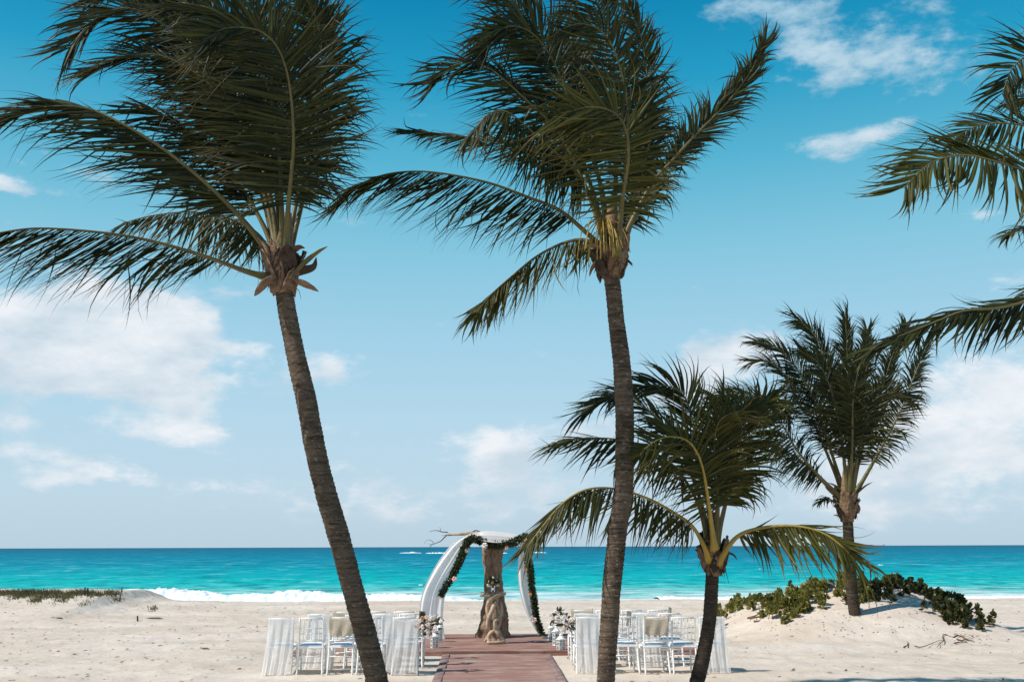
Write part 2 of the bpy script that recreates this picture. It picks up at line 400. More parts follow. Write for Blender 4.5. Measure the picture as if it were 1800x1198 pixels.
# sea: colour follows the depth of the water, that is the distance from the shore
mt, b, pr, out = new_mat('sea_water')
pos = b.n('ShaderNodeNewGeometry').outputs['Position']
X_, Y_, Z_ = b.sep(pos)
wob = b.noise(b.vmath('MULTIPLY', pos, (0.012, 0.05, 0)), 1.0, 4, 0.6)
invy = b.math('DIVIDE', 50.0, b.math('MAXIMUM', Y_, 40.0))
s_ = b.math('ADD', invy, b.math('MULTIPLY', b.math('SUBTRACT', wob, 0.5), b.math('MULTIPLY', invy, 0.30)))
SEA = [(0.0, lin((26, 98, 124))), (0.04, lin((14, 104, 132))), (0.12, lin((0, 120, 146))), (0.25, lin((0, 136, 158))), (0.40, lin((0, 156, 168))),
       (0.54, lin((0, 172, 174))), (0.66, lin((34, 180, 178))), (0.78, lin((100, 190, 184))), (0.93, lin((160, 198, 192))), (1.0, lin((186, 206, 200)))]
c = b.ramp(s_, SEA)
# dark and light patches of chop, coarser farther out where only the broad swells can be told apart
n1_ = b.noise(b.vmath('MULTIPLY', pos, (0.42, 0.34, 0)), 1.0, 7, 0.7)
n2_ = b.noise(b.vmath('MULTIPLY', pos, (0.16, 0.085, 0)), 1.0, 7, 0.75)
n3_ = b.noise(b.vmath('MULTIPLY', pos, (0.07, 0.018, 0)), 1.0, 7, 0.78)
w1 = b.math('MULTIPLY', b.math('SUBTRACT', invy, 0.30), 3.0, clamp=True)
w3 = b.math('MULTIPLY', b.math('SUBTRACT', 0.22, invy), 6.0, clamp=True)
n_a = b.n('ShaderNodeMix', data_type='FLOAT'); b.link(w1, n_a.inputs[0]); b.link(n2_, n_a.inputs[2]); b.link(n1_, n_a.inputs[3])
n_b = b.n('ShaderNodeMix', data_type='FLOAT'); b.link(w3, n_b.inputs[0]); b.link(n_a.outputs[0], n_b.inputs[2]); b.link(n3_, n_b.inputs[3])
chop = n_b.outputs[0]
n_c = b.noise(b.vmath('MULTIPLY', pos, (0.16, 0.35, 0)), 1.0, 7, 0.65)
dk = b.math('MULTIPLY', b.math('SUBTRACT', chop, 0.49), 8.0, clamp=True)
c = b.mix(b.math('MULTIPLY', dk, 0.80), c, b.mix(0.80, c, (0.0, 0.10, 0.15)))
lt = b.math('MULTIPLY', b.math('SUBTRACT', 0.455, chop), 8.0, clamp=True)
c = b.mix(b.math('MULTIPLY', lt, b.math('ADD', 0.16, b.math('MULTIPLY', invy, 0.62))), c, (0.30, 0.66, 0.68))
# foam
near = b.n('ShaderNodeMapRange', interpolation_type='SMOOTHSTEP'); b.link(Y_, near.inputs[0]); near.inputs[1].default_value = 82; near.inputs[2].default_value = 50; near.inputs[3].default_value = 0; near.inputs[4].default_value = 1
fo = b.math('MULTIPLY', b.math('SUBTRACT', b.math('ADD', n_c, b.math('MULTIPLY', near.outputs[0], 0.22)), 0.60), 5.0, clamp=True)
caps = b.math('MULTIPLY', b.math('SUBTRACT', b.noise(b.vmath('MULTIPLY', pos, (0.10, 0.05, 0)), 1.0, 5, 0.6), 0.715), 25.0, clamp=True)
fo = b.math('MAXIMUM', b.math('MULTIPLY', fo, 0.75), b.math('MULTIPLY', caps, 0.8))
c = b.mix(fo, c, (0.80, 0.83, 0.85))
df = b.n('ShaderNodeBsdfDiffuse'); b.link(c, df.inputs[0]); gl = b.n('ShaderNodeBsdfGlossy'); gl.inputs['Roughness'].default_value = 0.3
mxs = b.n('ShaderNodeMixShader'); mxs.inputs[0].default_value = 0.05; b.link(df.outputs[0], mxs.inputs[1]); b.link(gl.outputs[0], mxs.inputs[2]); b.link(mxs.outputs[0], out.inputs[0])
bp_ = b.n('ShaderNodeBump'); bp_.inputs['Strength'].default_value = 0.6; bp_.inputs['Distance'].default_value = 0.35
b.link(b.noise(b.vmath('MULTIPLY', pos, (0.5, 1.0, 1)), 1.3, 6, 0.65), bp_.inputs['Height']); b.link(bp_.outputs[0], df.inputs['Normal']); b.link(bp_.outputs[0], gl.inputs['Normal'])
M['sea'] = mt
M['foam'] = simple('sea_foam', (0.92, 0.93, 0.94), (0.80, 0.85, 0.87), 0.9, 2, 0.4, 0.05, spec=0.1)

# carpet and deck: dusty red-brown
def deck_mat(name, c1, c2, dust, vec=(0.5, 6, 1)):
    mt, b, pr, out = new_mat(name)
    pos = b.n('ShaderNodeNewGeometry').outputs['Position']
    st = b.noise(b.vmath('MULTIPLY', pos, vec), 1.6, 6, 0.65)
    gr = b.noise(pos, 60, 3, 0.7)
    du = b.noise(b.vmath('MULTIPLY', pos, (0.8, 2.0, 1)), 1.9, 6, 0.7)
    c = b.mix(b.math('MULTIPLY', b.math('SUBTRACT', st, 0.35), 3.0, clamp=True), c2, c1)
    c = b.mix(b.math('MULTIPLY', b.math('SUBTRACT', du, 0.45), dust, clamp=True), c, (0.52, 0.42, 0.36))
    c = b.mix(b.math('MULTIPLY', b.math('SUBTRACT', gr, 0.5), 1.5, clamp=True), c, tuple(v*1.5 for v in c1))
    b.link(c, pr.inputs['Base Color']); pr.inputs['Roughness'].default_value = 0.9; pr.inputs['Specular IOR Level'].default_value = 0.12
    bump(b, pr, b.math('ADD', st, b.math('MULTIPLY', gr, 0.3)), 0.5, 0.02); return mt
M['carpet'] = deck_mat('red_brown_carpet', (0.32, 0.180, 0.145), (0.27, 0.145, 0.115), 2.4, (0.35, 3.0, 1))
M['deck'] = deck_mat('red_brown_deck', (0.31, 0.160, 0.125), (0.25, 0.120, 0.092), 2.4)
M['border'] = deck_mat('carpet_border', (0.24, 0.155, 0.145), (0.19, 0.118, 0.11), 2.2, (5, 0.6, 1))

# ------------------------------------------------------------------ terrain
YC = 26.0
crest_px = [(1180, 1144), (1240, 1118), (1265, 1094), (1320, 1066), (1390, 1045), (1450, 1029), (1500, 1023), (1545, 1027), (1590, 1033), (1640, 1043), (1680, 1074), (1710, 1102), (1745, 1130)]
cx = np.array([P(a, b_, YC)[0] for a, b_ in crest_px]); cz = np.array([max(P(a, b_, YC)[2], 0) for a, b_ in crest_px]); cz[0] = 0; cz[-1] = 0
def sstep(t): t = np.clip(t, 0, 1); return t*t*(3-2*t)
berm_px = [(-900, 1036), (-300, 1036), (0, 1043), (60, 1040), (120, 1041), (196, 1043), (218, 1056), (250, 1063), (380, 1066)]
YB = 34.0
bxs = np.array([P(a, b_, YB)[0] for a, b_ in berm_px]); bzs = np.array([P(a, b_, YB)[2] for a, b_ in berm_px]) - 0.02
def terr(x, y):
    x = np.asarray(x, float); y = np.asarray(y, float)
    z = 0.10*sstep((y-27)/8.0)
    dune = np.interp(x, cx, cz)
    yc = YC + 0.8*np.sin(x*0.7)*0.4
    t1 = np.clip((y-20.9)/(yc-20.9), 0, 1); prof = np.where(y < yc, 0.35*t1+0.65*sstep(t1)**1.0, 1-sstep((y-yc)/4.5))
    prof = np.where(y < yc, np.minimum(prof*sstep(t1*3), 1), prof)
    z = z + dune*prof
    z = z + 0.10*fbm(x*0.5+9, y*0.6)*prof*(dune > 0.01)
    berm = np.interp(x, bxs, np.maximum(bzs-0.08, 0.0))
    z = z + berm*sstep((y-27.5)/6.5)
    drop = sstep((y-36.5)/11.0)
    z = z*(1-drop) - 1.25*drop - np.maximum(y-46, 0)*0.03
    lump = sstep((y-5)/4.0)*(1-sstep((y-38)/6.0))
    z = z + lump*(0.05*fbm(x*0.7, y*0.9, 2) + 0.036*fbm(x*2.2+40, y*2.6, 3, 0.55) + 0.016*fbm(x*6, y*6+30, 2))
    # keep the ground under the carpet, the deck and the chairs calm
    calm = sstep((np.abs(x-0.25)-1.1)/0.5)
    calm2 = np.maximum(sstep((np.abs(x-0.2)-4.3)/0.6), np.maximum(sstep((18.9-y)/1.5)*0.6, sstep((y-24.6)/1.2)))
    flat = np.minimum(calm, 1)*calm2 + 0*x
    near = (y < 26)
    z = np.where(near & (np.abs(x-0.2) < 6), z*(0.25+0.75*flat) - 0.012*(1-flat), z)
    return z
def hit(px, py, zoff=0.0, flat=False, y0=8.0, y1=60.0):
    d = pdir(px, py); ys = np.linspace(y0, y1, 1400)
    pts = CAM[None]+d[None]*(ys/d[1])[:, None]
    tz = (0*ys if flat else terr(pts[:, 0], ys)) + zoff
    k = np.argmax(pts[:, 2] <= tz)
    return pts[k] if (pts[k, 2] <= tz[k]) else P(px, py, y1)
def ground(x, y): return float(terr(x, y))

xs = np.concatenate([[-900, -400, -200, -120, -80, -60, -45, -35, -28], np.arange(-23, 21, 0.075), [24, 28, 35, 45, 60, 80, 120, 200, 400, 900]])
ys = np.concatenate([[-300, -120, -60, -30, -15, -5, 0, 4, 8, 10], np.arange(12, 38, 0.075), np.arange(38.2, 52, 0.5), [54, 60, 80, 120, 300, 900]])
XX, YY = np.meshgrid(xs, ys); ZZ = terr(XX, YY)
nx, ny = len(xs), len(ys)
V = np.stack([XX, YY, ZZ], -1).reshape(-1, 3)
i = np.arange(ny-1)[:, None]*nx; j = np.arange(nx-1)[None]
Fq = np.stack([i+j, i+j+1, i+nx+j+1, i+nx+j], -1).reshape(-1, 4)
mk('sand_beach', V, Fq, M['sand'], smooth=True, kind='structure')

# sea
SEA_Z = -0.75
inv = np.linspace(1/42.0, 1/16000.0, 330); sy_ = 1/inv; sy_ = np.append(sy_, 40000.0)
su = np.linspace(-1.6, 1.6, 340)
SU, SY = np.meshgrid(su, sy_); SX = SU*SY
amp = np.clip(1-(SY-60)/420, 0.0, 1)
wz = 0.16*fbm(SX*0.05+3, SY*0.22, 2)+0.10*fbm(SX*0.18, SY*0.55+9, 2)
SZ = SEA_Z + amp*wz*sstep((SY-46)/10)
nx, ny = len(su), len(sy_)
i = np.arange(ny-1)[:, None]*nx; j = np.arange(nx-1)[None]
mk('sea', np.stack([SX, SY, SZ], -1).reshape(-1, 3), np.stack([i+j, i+j+1, i+nx+j+1, i+nx+j], -1).reshape(-1, 4), M['sea'], smooth=True, kind='structure')

# surf: a lumpy ridge of white water
def surf(name, X0, X1, Y0, hfun, depth, dx=0.09, rows=26, seed=0):
    X = np.arange(X0, X1, dx); t = np.linspace(0, 1, rows)
    TX, TT = np.meshgrid(X, t)
    hgt = hfun(TX)
    prof = np.sin(np.pi*TT)**0.8
    cr = 0.9+0.30*fbm(TX*0.35+seed, TT*1.5, 2)+0.16*fbm(TX*1.9+seed, TT*3.0, 4, 0.7)
    Z = SEA_Z-0.10 + hgt*prof*cr + 0.16*hgt*prof*fbm(TX*6, TT*9+seed, 4, 0.8)
    Yv = Y0 + depth*(TT-0.35) + 0.5*fbm(TX*0.6, TT+seed, 2)+0.06*TX*0
    nx, ny = len(X), rows
    i = np.arange(ny-1)[:, None]*nx; j = np.arange(nx-1)[None]
    return mk(name, np.stack([TX, Yv, Z], -1).reshape(-1, 3), np.stack([i+j, i+j+1, i+nx+j+1, i+nx+j], -1).reshape(-1, 4), M['foam'], smooth=True, kind='stuff')
xa, xb = P(-700, 1050, 52)[0], P(742, 1050, 52)[0]
def h_left(x):
    px = np.interp(x, [P(q, 1050, 52)[0] for q in (-700, 0, 205, 240, 300, 420, 520, 640, 742, 800, 1150)], [-700, 0, 205, 240, 300, 420, 520, 640, 742, 800, 1150])
    return np.interp(px, [-700, 150, 205, 300, 430, 500, 600, 700, 760, 850, 1150], [0.3, 0.42, 0.78, 0.80, 0.62, 0.70, 0.56, 0.58, 0.48, 0.28, 0.15])
prop(surf('surf_foam', xa, P(1150, 1050, 52)[0], 52.0, h_left, 4.0), 'breaking white surf along the shore behind the left chairs', 'surf foam')
prop(surf('surf_foam', P(1150, 1050, 54)[0]+0.2, P(2300, 1050, 54)[0], 54.0, lambda x: 0.26+0.12*fbm(x*0.3, x*0+2, 2), 3.6, seed=9), 'thin line of white surf along the right shore behind the dune', 'surf foam')
wc = MB()
for a, b_, py in ((702, 742, 971.5), (746, 792, 972), (880, 892, 972), (924, 962, 971), (1324, 1344, 1000.5), (1538, 1556, 993), (735, 744, 1027)):
    d = pdir((a+b_)/2, py); Y = (SEA_Z-2.05)/d[2]*d[1]
    Y = float(np.clip(Y, 60, 900)); x0, x1 = P(a, py, Y)[0], P(b_, py, Y)[0]; hh = 1.5*mpp(Y)
    n = 30; X = np.linspace(x0, x1, n); env = np.sin(np.linspace(0.05, np.pi-0.05, n))**0.7*(0.45+0.9*rng.random(n))
    rows = []
    for t in np.linspace(0, 1, 6):
        rows.append(np.stack([X, Y+(t-.5)*hh*3+0*X, SEA_Z-0.05+hh*env*math.sin(math.pi*t)*(0.8+0.9*rng.random(n))], -1))
    v = np.concatenate(rows); i = np.arange(5)[:, None]*n; j = np.arange(n-1)[None]
    wc.add(v, np.stack([i+j, i+j+1, i+n+j+1, i+n+j], -1).reshape(-1, 4))
prop(wc.build('whitecaps', M['foam'], smooth=True, kind='stuff'), 'small whitecaps breaking out on the open turquoise sea', 'whitecaps')

# ------------------------------------------------------------------ palms
WIND = np.array([-1.0, 0.10, 0.05])
def leaflets(path, u_start, L, N, w, g, lr=(1, 1), seed=0, yellow=0.0, dens=1.0, kink=0.25, tipL=0.42, fwd=(80, 26), width=0.034, vee=0.15, H=None):
    rg = np.random.default_rng(seed)
    k = len(path); T, _, _ = frames(path)
    seg = np.linalg.norm(np.diff(path, axis=0), axis=1); cum = np.concatenate([[0], np.cumsum(seg)]); tot = cum[-1]
    n = int(max(30, tot*(1-u_start)*34*dens))
    N = np.array(N, float); N /= np.linalg.norm(N)
    V = []; Fc = []; tone = []; tip = []; off = 0
    K = 6
    for side in (1, -1):
        u = u_start+(1-u_start)*(np.arange(n)+rg.random(n)*0.8)/n; u = np.clip(u, 0, 0.999)
        s = u*tot
        pos = np.stack([np.interp(s, cum, path[:, a]) for a in range(3)], -1)
        t = np.stack([np.interp(s, cum, T[:, a]) for a in range(3)], -1); t /= np.linalg.norm(t, axis=1)[:, None]
        S = np.cross(t, N[None]); S /= np.linalg.norm(S, axis=1)[:, None]+1e-9
        NN = np.cross(S, t)
        uu = (u-u_start)/(1-u_start)
        Lp = L*(lr[0] if side > 0 else lr[1])*np.interp(uu, [0, 0.08, 0.3, 0.65, 0.9, 1], [0.45, 0.75, 1.0, 0.9, 0.6, tipL])*(0.82+0.26*rg.random(n))
        Lp *= np.where(rg.random(n) < 0.05, 0.55, 1.0)
        phi = np.radians(np.interp(uu, [0, 1], fwd)+rg.normal(0, 3.5, n))
        vv = vee+rg.normal(0, 0.13, n)
        clump = np.cumsum(rg.random(n) < 0.22); off_ = rg.normal(0, 1, clump.max()+1)
        phi = phi+np.radians(5)*off_[clump]; vv = vv+0.08*rg.normal(0, 1, clump.max()+1)[clump]
        d = np.cos(phi)[:, None]*t+np.sin(phi)[:, None]*(side*S*np.cos(vv)[:, None]+NN*np.sin(vv)[:, None])
        if H is not None:
            ha = H[2][0] if side > 0 else H[2][1]
            if isinstance(ha, (int, float)): ha = (ha, ha*0.35)
            am = np.interp(uu, [0, 0.6, 1], [ha[0], ha[0]*0.85+ha[1]*0.15, ha[1]])*(0.85+0.3*rg.random(n))
            hv = np.array([H[0], 0.0, H[1]]); hv /= np.linalg.norm(hv)
            hv = hv[None]+rg.normal(0, 0.10, (n, 3)); am = np.clip(am, 0, 0.95)[:, None]
            d = d*(1-am)+hv*am; d /= np.linalg.norm(d, axis=1)[:, None]
        roll = rg.normal(0, 0.45, n)
        ww = (w[0] if side > 0 else w[1]) if isinstance(w, tuple) else w
        wj = ww*(0.75+0.5*rg.random(n)); gj = g*(0.7+0.6*rg.random(n))
        kk = (rg.random(n) < kink); kseg = rg.integers(2, 5, n); kd = rg.normal(0, 1, (n, 3))*0.7+np.array([-0.2, 0, -0.9])
        wid = width*(0.8+0.4*rg.random(n)); prof = [0.45, 0.95, 1.0, 0.82, 0.5, 0.24, 0.03]
        p = pos.copy(); rings = []
        curv = rg.normal(0, 1, (n, 3))*[0.055, 0.045, 0.055]+rg.normal(0, 1, (clump.max()+1, 3))[clump]*[0.09, 0.07, 0.09]+np.array([-0.04, 0, -0.05])
        tn = np.clip(rg.random(n)**1.8*0.75+yellow*0.5, 0, 1)
        tipn = np.clip(rg.random(n)**3+yellow*0.6, 0, 1)
        for q in range(K+1):
            wv = np.cross(d, NN); wv /= np.linalg.norm(wv, axis=1)[:, None]+1e-9
            nv = np.cross(wv, d)
            wv2 = wv*np.cos(roll)[:, None]+nv*np.sin(roll)[:, None]
            nv2 = -wv*np.sin(roll)[:, None]+nv*np.cos(roll)[:, None]
            hw = (wid*prof[q]*0.5)[:, None]
            rings.append(np.stack([p-wv2*hw-nv2*hw*0.35, p, p+wv2*hw-nv2*hw*0.35], 1))
            tone.append(None)
            if q < K:
                f1 = (q+0.6)/K
                d = d+WIND[None]*(wj*0.62*f1/1.0)[:, None]*0.7+np.array([0, 0, -1.0])[None]*(gj*0.62*f1)[:, None]*0.7
                d = d+rg.normal(0, 0.03, (n, 3))+curv*((q+1)/K)**1.5*1.6
                mk_ = (kk & (kseg == q))
                d = d+kd*mk_[:, None]
                d /= np.linalg.norm(d, axis=1)[:, None]
                p = p+d*(Lp/K)[:, None]
        tone = [x for x in tone if x is not None]
        A = np.stack(rings, 1)                      # n, K+1, 3, 3
        V.append(A.reshape(-1, 3))
        base = off+np.arange(n)[:, None, None]*((K+1)*3)+np.arange(K)[None, :, None]*3+np.arange(2)[None, None]
        Fc.append(np.stack([base, base+1, base+4, base+3], -1).reshape(-1, 4))
        tone.append(np.repeat(tn, (K+1)*3))
        tt = np.interp(np.arange(K+1), [0, 3, K], [0, 0, 1])[None, :, None]*tipn[:, None, None]*np.ones((1, 1, 3))
        tip.append(tt.reshape(-1)); off += n*(K+1)*3
        if side > 0: tone_a = tone[-1]
        else: tone_b = tone[-1]
        tone = []
    return np.concatenate(V), np.concatenate(Fc), np.concatenate([tone_a, tone_b]), np.concatenate(tip)

CAMN = (0, -1, 0); UP = (0, 0, 1)
LW = 1.0
def make_palm(label, D, trunk_pts, trunk_w, fronds, crown, seed, base=None, tmat='trunk', lmat='palm_leaf', cs=1.0, rscale=1.0, group='coconut palms on the beach', nuts=(), stalk=False, stubs=()):
    pts = [P(a, b_, D+(c if True else 0)) for a, b_, c in trunk_pts]
    if base is None:
        # carry the trunk on down to the sand
        a, b_ = pts[-2], pts[-1]; d = (b_-a)/np.linalg.norm(b_-a)
        p = b_.copy()
        while p[2] > ground(p[0], p[1])-0.25: p = p+d*0.05; d = d*0.99+np.array([0, 0, -1])*0.01; d /= np.linalg.norm(d)
        pts.append(p)
    path = np.array(pts)
    bpt = path[-1].copy(); bpt[2] = ground(bpt[0], bpt[1])
    root = empty('palm_tree', bpt, label, 'palm tree', group)
    ln = np.sum(np.linalg.norm(np.diff(path, axis=0), axis=1))
    n = int(ln/0.013); sp = catmull(path, n)
    u = np.linspace(0, 1, n); rad = np.interp(u, np.linspace(0, 1, len(trunk_w)), trunk_w)*mpp(D)/2*0.93
    sarc = u*ln; nn = 36
    rg = np.random.default_rng(seed)
    pk = 0.058*np.ones(400)*(0.7+0.7*rg.random(400)); edges = np.cumsum(pk)
    def rfun(i_, th):
        s = sarc[i_]+0.018*np.sin(th*2+sarc[i_]*3)+0.025*np.sin(th+sarc[i_]*1.1)+0.02*vnoise(np.cos(th)*1.7+sarc[i_]*2.5+seed, np.sin(th)*1.7+50)*2
        k = np.searchsorted(edges, s); ed0 = np.where(k > 0, edges[np.maximum(k-1, 0)], 0)
        fr = (s-ed0)/pk[np.minimum(k, 399)]
        saw = 1.0-fr                                   # wide just under each scar, narrow above the next
        lump = fbm(np.cos(th)*2.5+sarc[i_]*4+seed, np.sin(th)*2.5+sarc[i_]*5, 3, 0.6)
        return 1+0.085*(saw-0.5)+0.06*lump+0.05*vnoise(sarc[i_]*1.3+seed, sarc[i_]*0+2)*2*0.6+0.03*rg.normal(0, 1, 1)[0]*0+0.10*(rg.random()*0)
    v, f = tube(sp, rad, nn, True, (0, -1, 0), rfun)
    mk('trunk', v, f, M[tmat], root, smooth=True)
    cp = P(*crown[:2], D)                              # crown base in the world
    sc = mpp(D, cp[2])
    # fronds
    for fi, fd in enumerate(fronds):
        fp = fd['p']; path = np.array([P(a, b_, D+(q[0] if q else 0)) for a, b_, *q in fp])
        nn_ = 46
        sp = catmull(path, nn_)
        us = fd.get('u0', 0.22)
        r = np.interp(np.linspace(0, 1, nn_), [0, 0.04, 0.12, 0.3, 0.6, 1], [0.060, 0.040, 0.027, 0.019, 0.012, 0.004])*rscale*fd.get('rs', 1)
        rm = M['rachis_yellow'] if fd.get('ry') else M['rachis']
        v, f = tube(sp, r, 7, True, fd.get('N', UP), None, 1.35)
        ro = mk('frond', v, f, rm, root, smooth=True)
        V, Fc, tn, tp = leaflets(sp, us, fd.get('L', 1.0), fd.get('N', UP), fd.get('w', 0.5), fd.get('g', 0.4), fd.get('lr', (1, 1)), seed*100+fi, fd.get('y', 0), fd.get('d', 1.0), fd.get('k', 0.22), fd.get('tl', 0.62), fd.get('fwd', (82, 24)), fd.get('wd', 0.034)*fd.get('ws', LW), fd.get('v', 0.15), fd.get('H'))
        lo = mk('leaflets', V, Fc, M[fd.get('m', lmat)], ro, smooth=False, attrs={'tone': tn, 'tip': tp}, kind='stuff')
    # fibrous sheaths wrapped about the crown base
    R0 = trunk_w[0]*sc/2
    for q in range(11):
        a = q*2.4+seed; up = 0.5+0.5*rg.random(); lean = 0.25+0.5*rg.random()
        c0 = cp+np.array([0, 0, (-0.10+0.30*rg.random())*cs])
        vs = []; rows, cols = 8, 7
        for i_ in range(rows):
            t = i_/(rows-1)
            for j_ in range(cols):
                w_ = (j_/(cols-1)-0.5)
                ang = a+w_*1.9*(1-0.7*t)
                rr = R0*(1.0+0.42*math.sin(min(t*1.7, 1.0)*math.pi/2)+lean*t*t*t*1.1)+0.018*math.sin(w_*17+q*2+t*5)+0.012*q/3+0.02*rg.random()
                vs.append(c0+np.array([rr*math.cos(ang), rr*math.sin(ang), (-0.18+0.50*t*up)*cs+0.03*math.cos(w_*6)+rg.normal(0, 0.008)]))
        fs = [[i_*cols+j_, i_*cols+j_+1, (i_+1)*cols+j_+1, (i_+1)*cols+j_] for i_ in range(rows-1) for j_ in range(cols-1)]
        so = mk('leaf_sheath', vs, fs, M['sheath'] if q % 4 else M['sheath_dark'], root, smooth=True)
        md = so.modifiers.new('thick', 'SOLIDIFY'); md.thickness = 0.012
    # heart of the crown, where the petioles meet
    hp = np.array([cp+np.array([0, 0, -0.25*cs]), cp+np.array([0, 0, 0.0]), cp+np.array([0.01, 0, 0.35*cs]), cp+np.array([0.03, 0, 0.8*cs])])
    v, f = tube(catmull(hp, 14), np.interp(np.linspace(0, 1, 14), [0, 0.3, 0.6, 1], [R0*1.05, R0*1.35, R0*0.9, R0*0.35]), 12, True, (0, -1, 0), lambda i_, th: 1+0.14*np.sin(th*5+i_*0.3)+0.06*np.sin(th*11+i_*0.2))
    mk('crown_heart', v, f, M['sheath'], root, smooth=True)
    fb = MB()
    for q in range(46):
        a = rg.random()*6.28; z0 = rg.uniform(-0.18, 0.28)*cs; r1 = R0*rg.uniform(1.0, 1.35)
        st = cp+np.array([r1*math.cos(a), r1*math.sin(a), z0]); dr = np.array([math.cos(a), math.sin(a), 0])*rg.uniform(.02, .14)
        pp = [st, st+dr*0.6+[0, 0, rg.uniform(-.02, .05)], st+dr+[0, 0, rg.uniform(-.16, -.02)]]
        v, f = tube(catmull(pp, 5), np.linspace(0.006, 0.002, 5)*1.2, 4); fb.add(v, f)
    fb.build('fibre_strands', M['sheath_dark'], root, kind='stuff')
    for (a, b_, dy, rr) in nuts:
        c = P(a, b_, D+dy); prof = [(0.02, -1), (0.6, -0.8), (0.95, -0.3), (1, 0.1), (0.75, 0.65), (0.3, 0.95), (0.05, 1.02)]
        v, f = lathe(c, [(x*rr, z*rr*1.35) for x, z in prof], 14); mk('coconut', v, f, M['coconut'], root, smooth=True)
    for (ps, wd, mt_) in stubs:
        path = catmull([P(a, b_, D+c) for a, b_, c in ps], 12)
        r = np.interp(np.linspace(0, 1, 12), [0, 0.5, 0.85, 1], [wd*0.6, wd, wd*0.55, wd*0.08])*sc
        v, f = tube(path, r, 9, True, (0, -1, 0.3), None, 0.4); mk('leaf_stub', v, f, M[mt_], root, smooth=True)
    if stalk:
        b2 = MB()
        for q in range(26):
            st = P(1062+rg.normal(0, 4), 400+rg.normal(0, 8), D-0.25); dr = np.array([rg.normal(0, 0.13), -0.12+rg.normal(0, 0.08), 0])
            pp = [st, st+dr*0.6+np.array([0, 0, 0.08]), st+dr*1.3+np.array([0, 0, -0.10]), st+dr*1.6+np.array([0, 0, -0.25-0.25*rg.random()])]
            v, f = tube(catmull(pp, 8), 0.007, 5); b2.add(v, f)
        b2.build('flower_stalk', M['rachis_yellow'], root, smooth=True, kind='stuff')
    return root

def fr(p, **k): return dict(p=p, **k)
# --- left palm
palmA = [
 fr([(495,470,.1),(492,350,.5),(476,200,1.0),(452,60,1.2),(430,-60,1.0),(380,-130,.6)], N=CAMN, L=1.2, w=(0.05,0.4), g=0.1, u0=0.25, H=(-1,0.05,(0,.5))),
 fr([(503,465,.1),(535,340,.5),(566,200,.8),(572,90,.8),(545,0,.6),(500,-60,.3)], N=(-0.1,-1,0.1), L=1.0, w=(0.0,0.4), g=0.2, u0=0.25, k=0.35),
 fr([(500,468,.0),(522,350,.2),(550,230,.3),(565,130,.2),(560,50,0),(535,-10,-.2)], N=(0.2,-1,0.1), L=1.05, w=(-0.05,0.5), g=0.3, u0=0.26, k=0.4),
 fr([(490,468,.1),(468,370,.3),(440,280,.5),(388,159,.8),(340,80,.9),(285,10,.8),(215,-40,.5)], N=CAMN, L=1.45, w=(0.3,0.3), g=0.05, u0=0.2, H=(-1,0.02,(.3,.75)), d=1.1),
 fr([(490,466,.0),(470,360,.2),(425,215,.4),(360,110,.4),(290,45,.2),(224,14,0),(165,36,-.1),(122,84,-.2)], N=(0.2,-0.9,0.4), L=1.15, w=0.3, g=0.25, u0=0.25, H=(-.9,-.25,(.3,.5)), tl=.6, fwd=(85,30)),
 fr([(492,466,.0),(476,350,.1),(440,240,.2),(370,150,.1),(290,100,0),(225,100,-.1),(160,125,-.2)], N=(0.1,-0.8,0.6), L=1.15, w=0.3, g=0.2, u0=0.3, H=(-1,-.1,(.3,.6)), tl=.6),
 fr([(495,465,.1),(485,330,.4),(455,180,.7),(400,70,.9),(330,0,.8),(250,-30,.5),(170,-5,.2)], N=(0,-1,0.3), L=1.25, w=0.3, g=0.12, u0=0.25, H=(-1,0,(.1,.6)), tl=.6),
 fr([(485,462,.0),(455,420,-.1),(406,364,-.3),(346,308,-.4),(280,257,-.5),(210,215,-.6),(154,191,-.6),(93,187,-.7),(37,201,-.7),(-15,235,-.7)], N=(0.15,-0.8,0.5), L=1.2, w=0.3, g=0.12, u0=0.18, lr=(0.8,1.15), H=(-1,-.05,((.75,.25),(.75,.2))), tl=.6, fwd=(80,32), d=1.15),
 fr([(488,460,.1),(465,400,.2),(425,330,.3),(370,265,.3),(310,215,.3),(245,188,.2)], N=(0.1,-0.8,0.5), L=1.2, w=0.25, g=0.1, u0=0.25, lr=(0.8,1.1), H=(-1,-.03,((.6,.3),(.75,.3))), tl=.6),
 fr([(478,455,.2),(452,412,.5),(405,383,.9),(340,372,1.2),(270,378,1.4),(215,392,1.5)], N=(0,-.3,1), L=0.95, w=0.1, g=0.2, u0=0.12, y=0.35, H=(-.15,-1,((.55,.2),(.7,.3)))),
 fr([(470,487,-.1),(430,476,-.3),(365,452,-.6),(285,428,-.9),(205,412,-1.1),(100,402,-1.3),(30,404,-1.4),(-60,425,-1.5),(-140,470,-1.5)], N=(0.0,-0.25,1), L=1.3, w=0.18, g=0.14, u0=0.17, fwd=(80,25), H=(-.78,-.62,((.85,.6),(.85,.6))), d=1.1),
 # the big one facing the camera
 fr([(497,472,-.1),(495,370,-.2),(490,260,-.3),(470,150,-.4),(430,70,-.5),(380,20,-.6),(320,5,-.6)], N=(0,-1,0.2), L=1.35, w=(0.05,0.3), g=0.1, u0=0.24, d=1.1, H=(-1,0.0,(0,.6))),
 fr([(500,475,-.1),(507,360,-.35),(516,250,-.6),(509,150,-.8),(491,89,-.9),(463,58,-1.0),(430,49,-1.1),(393,51,-1.2),(365,66,-1.3)], N=(0.1,-1,0.15), L=1.35, w=(-0.02,0.3), g=0.12, u0=0.22, lr=(0.85,1.1), d=1.15, y=0.05, fwd=(92,35), H=(-1,-.05,(0,.45))),
]
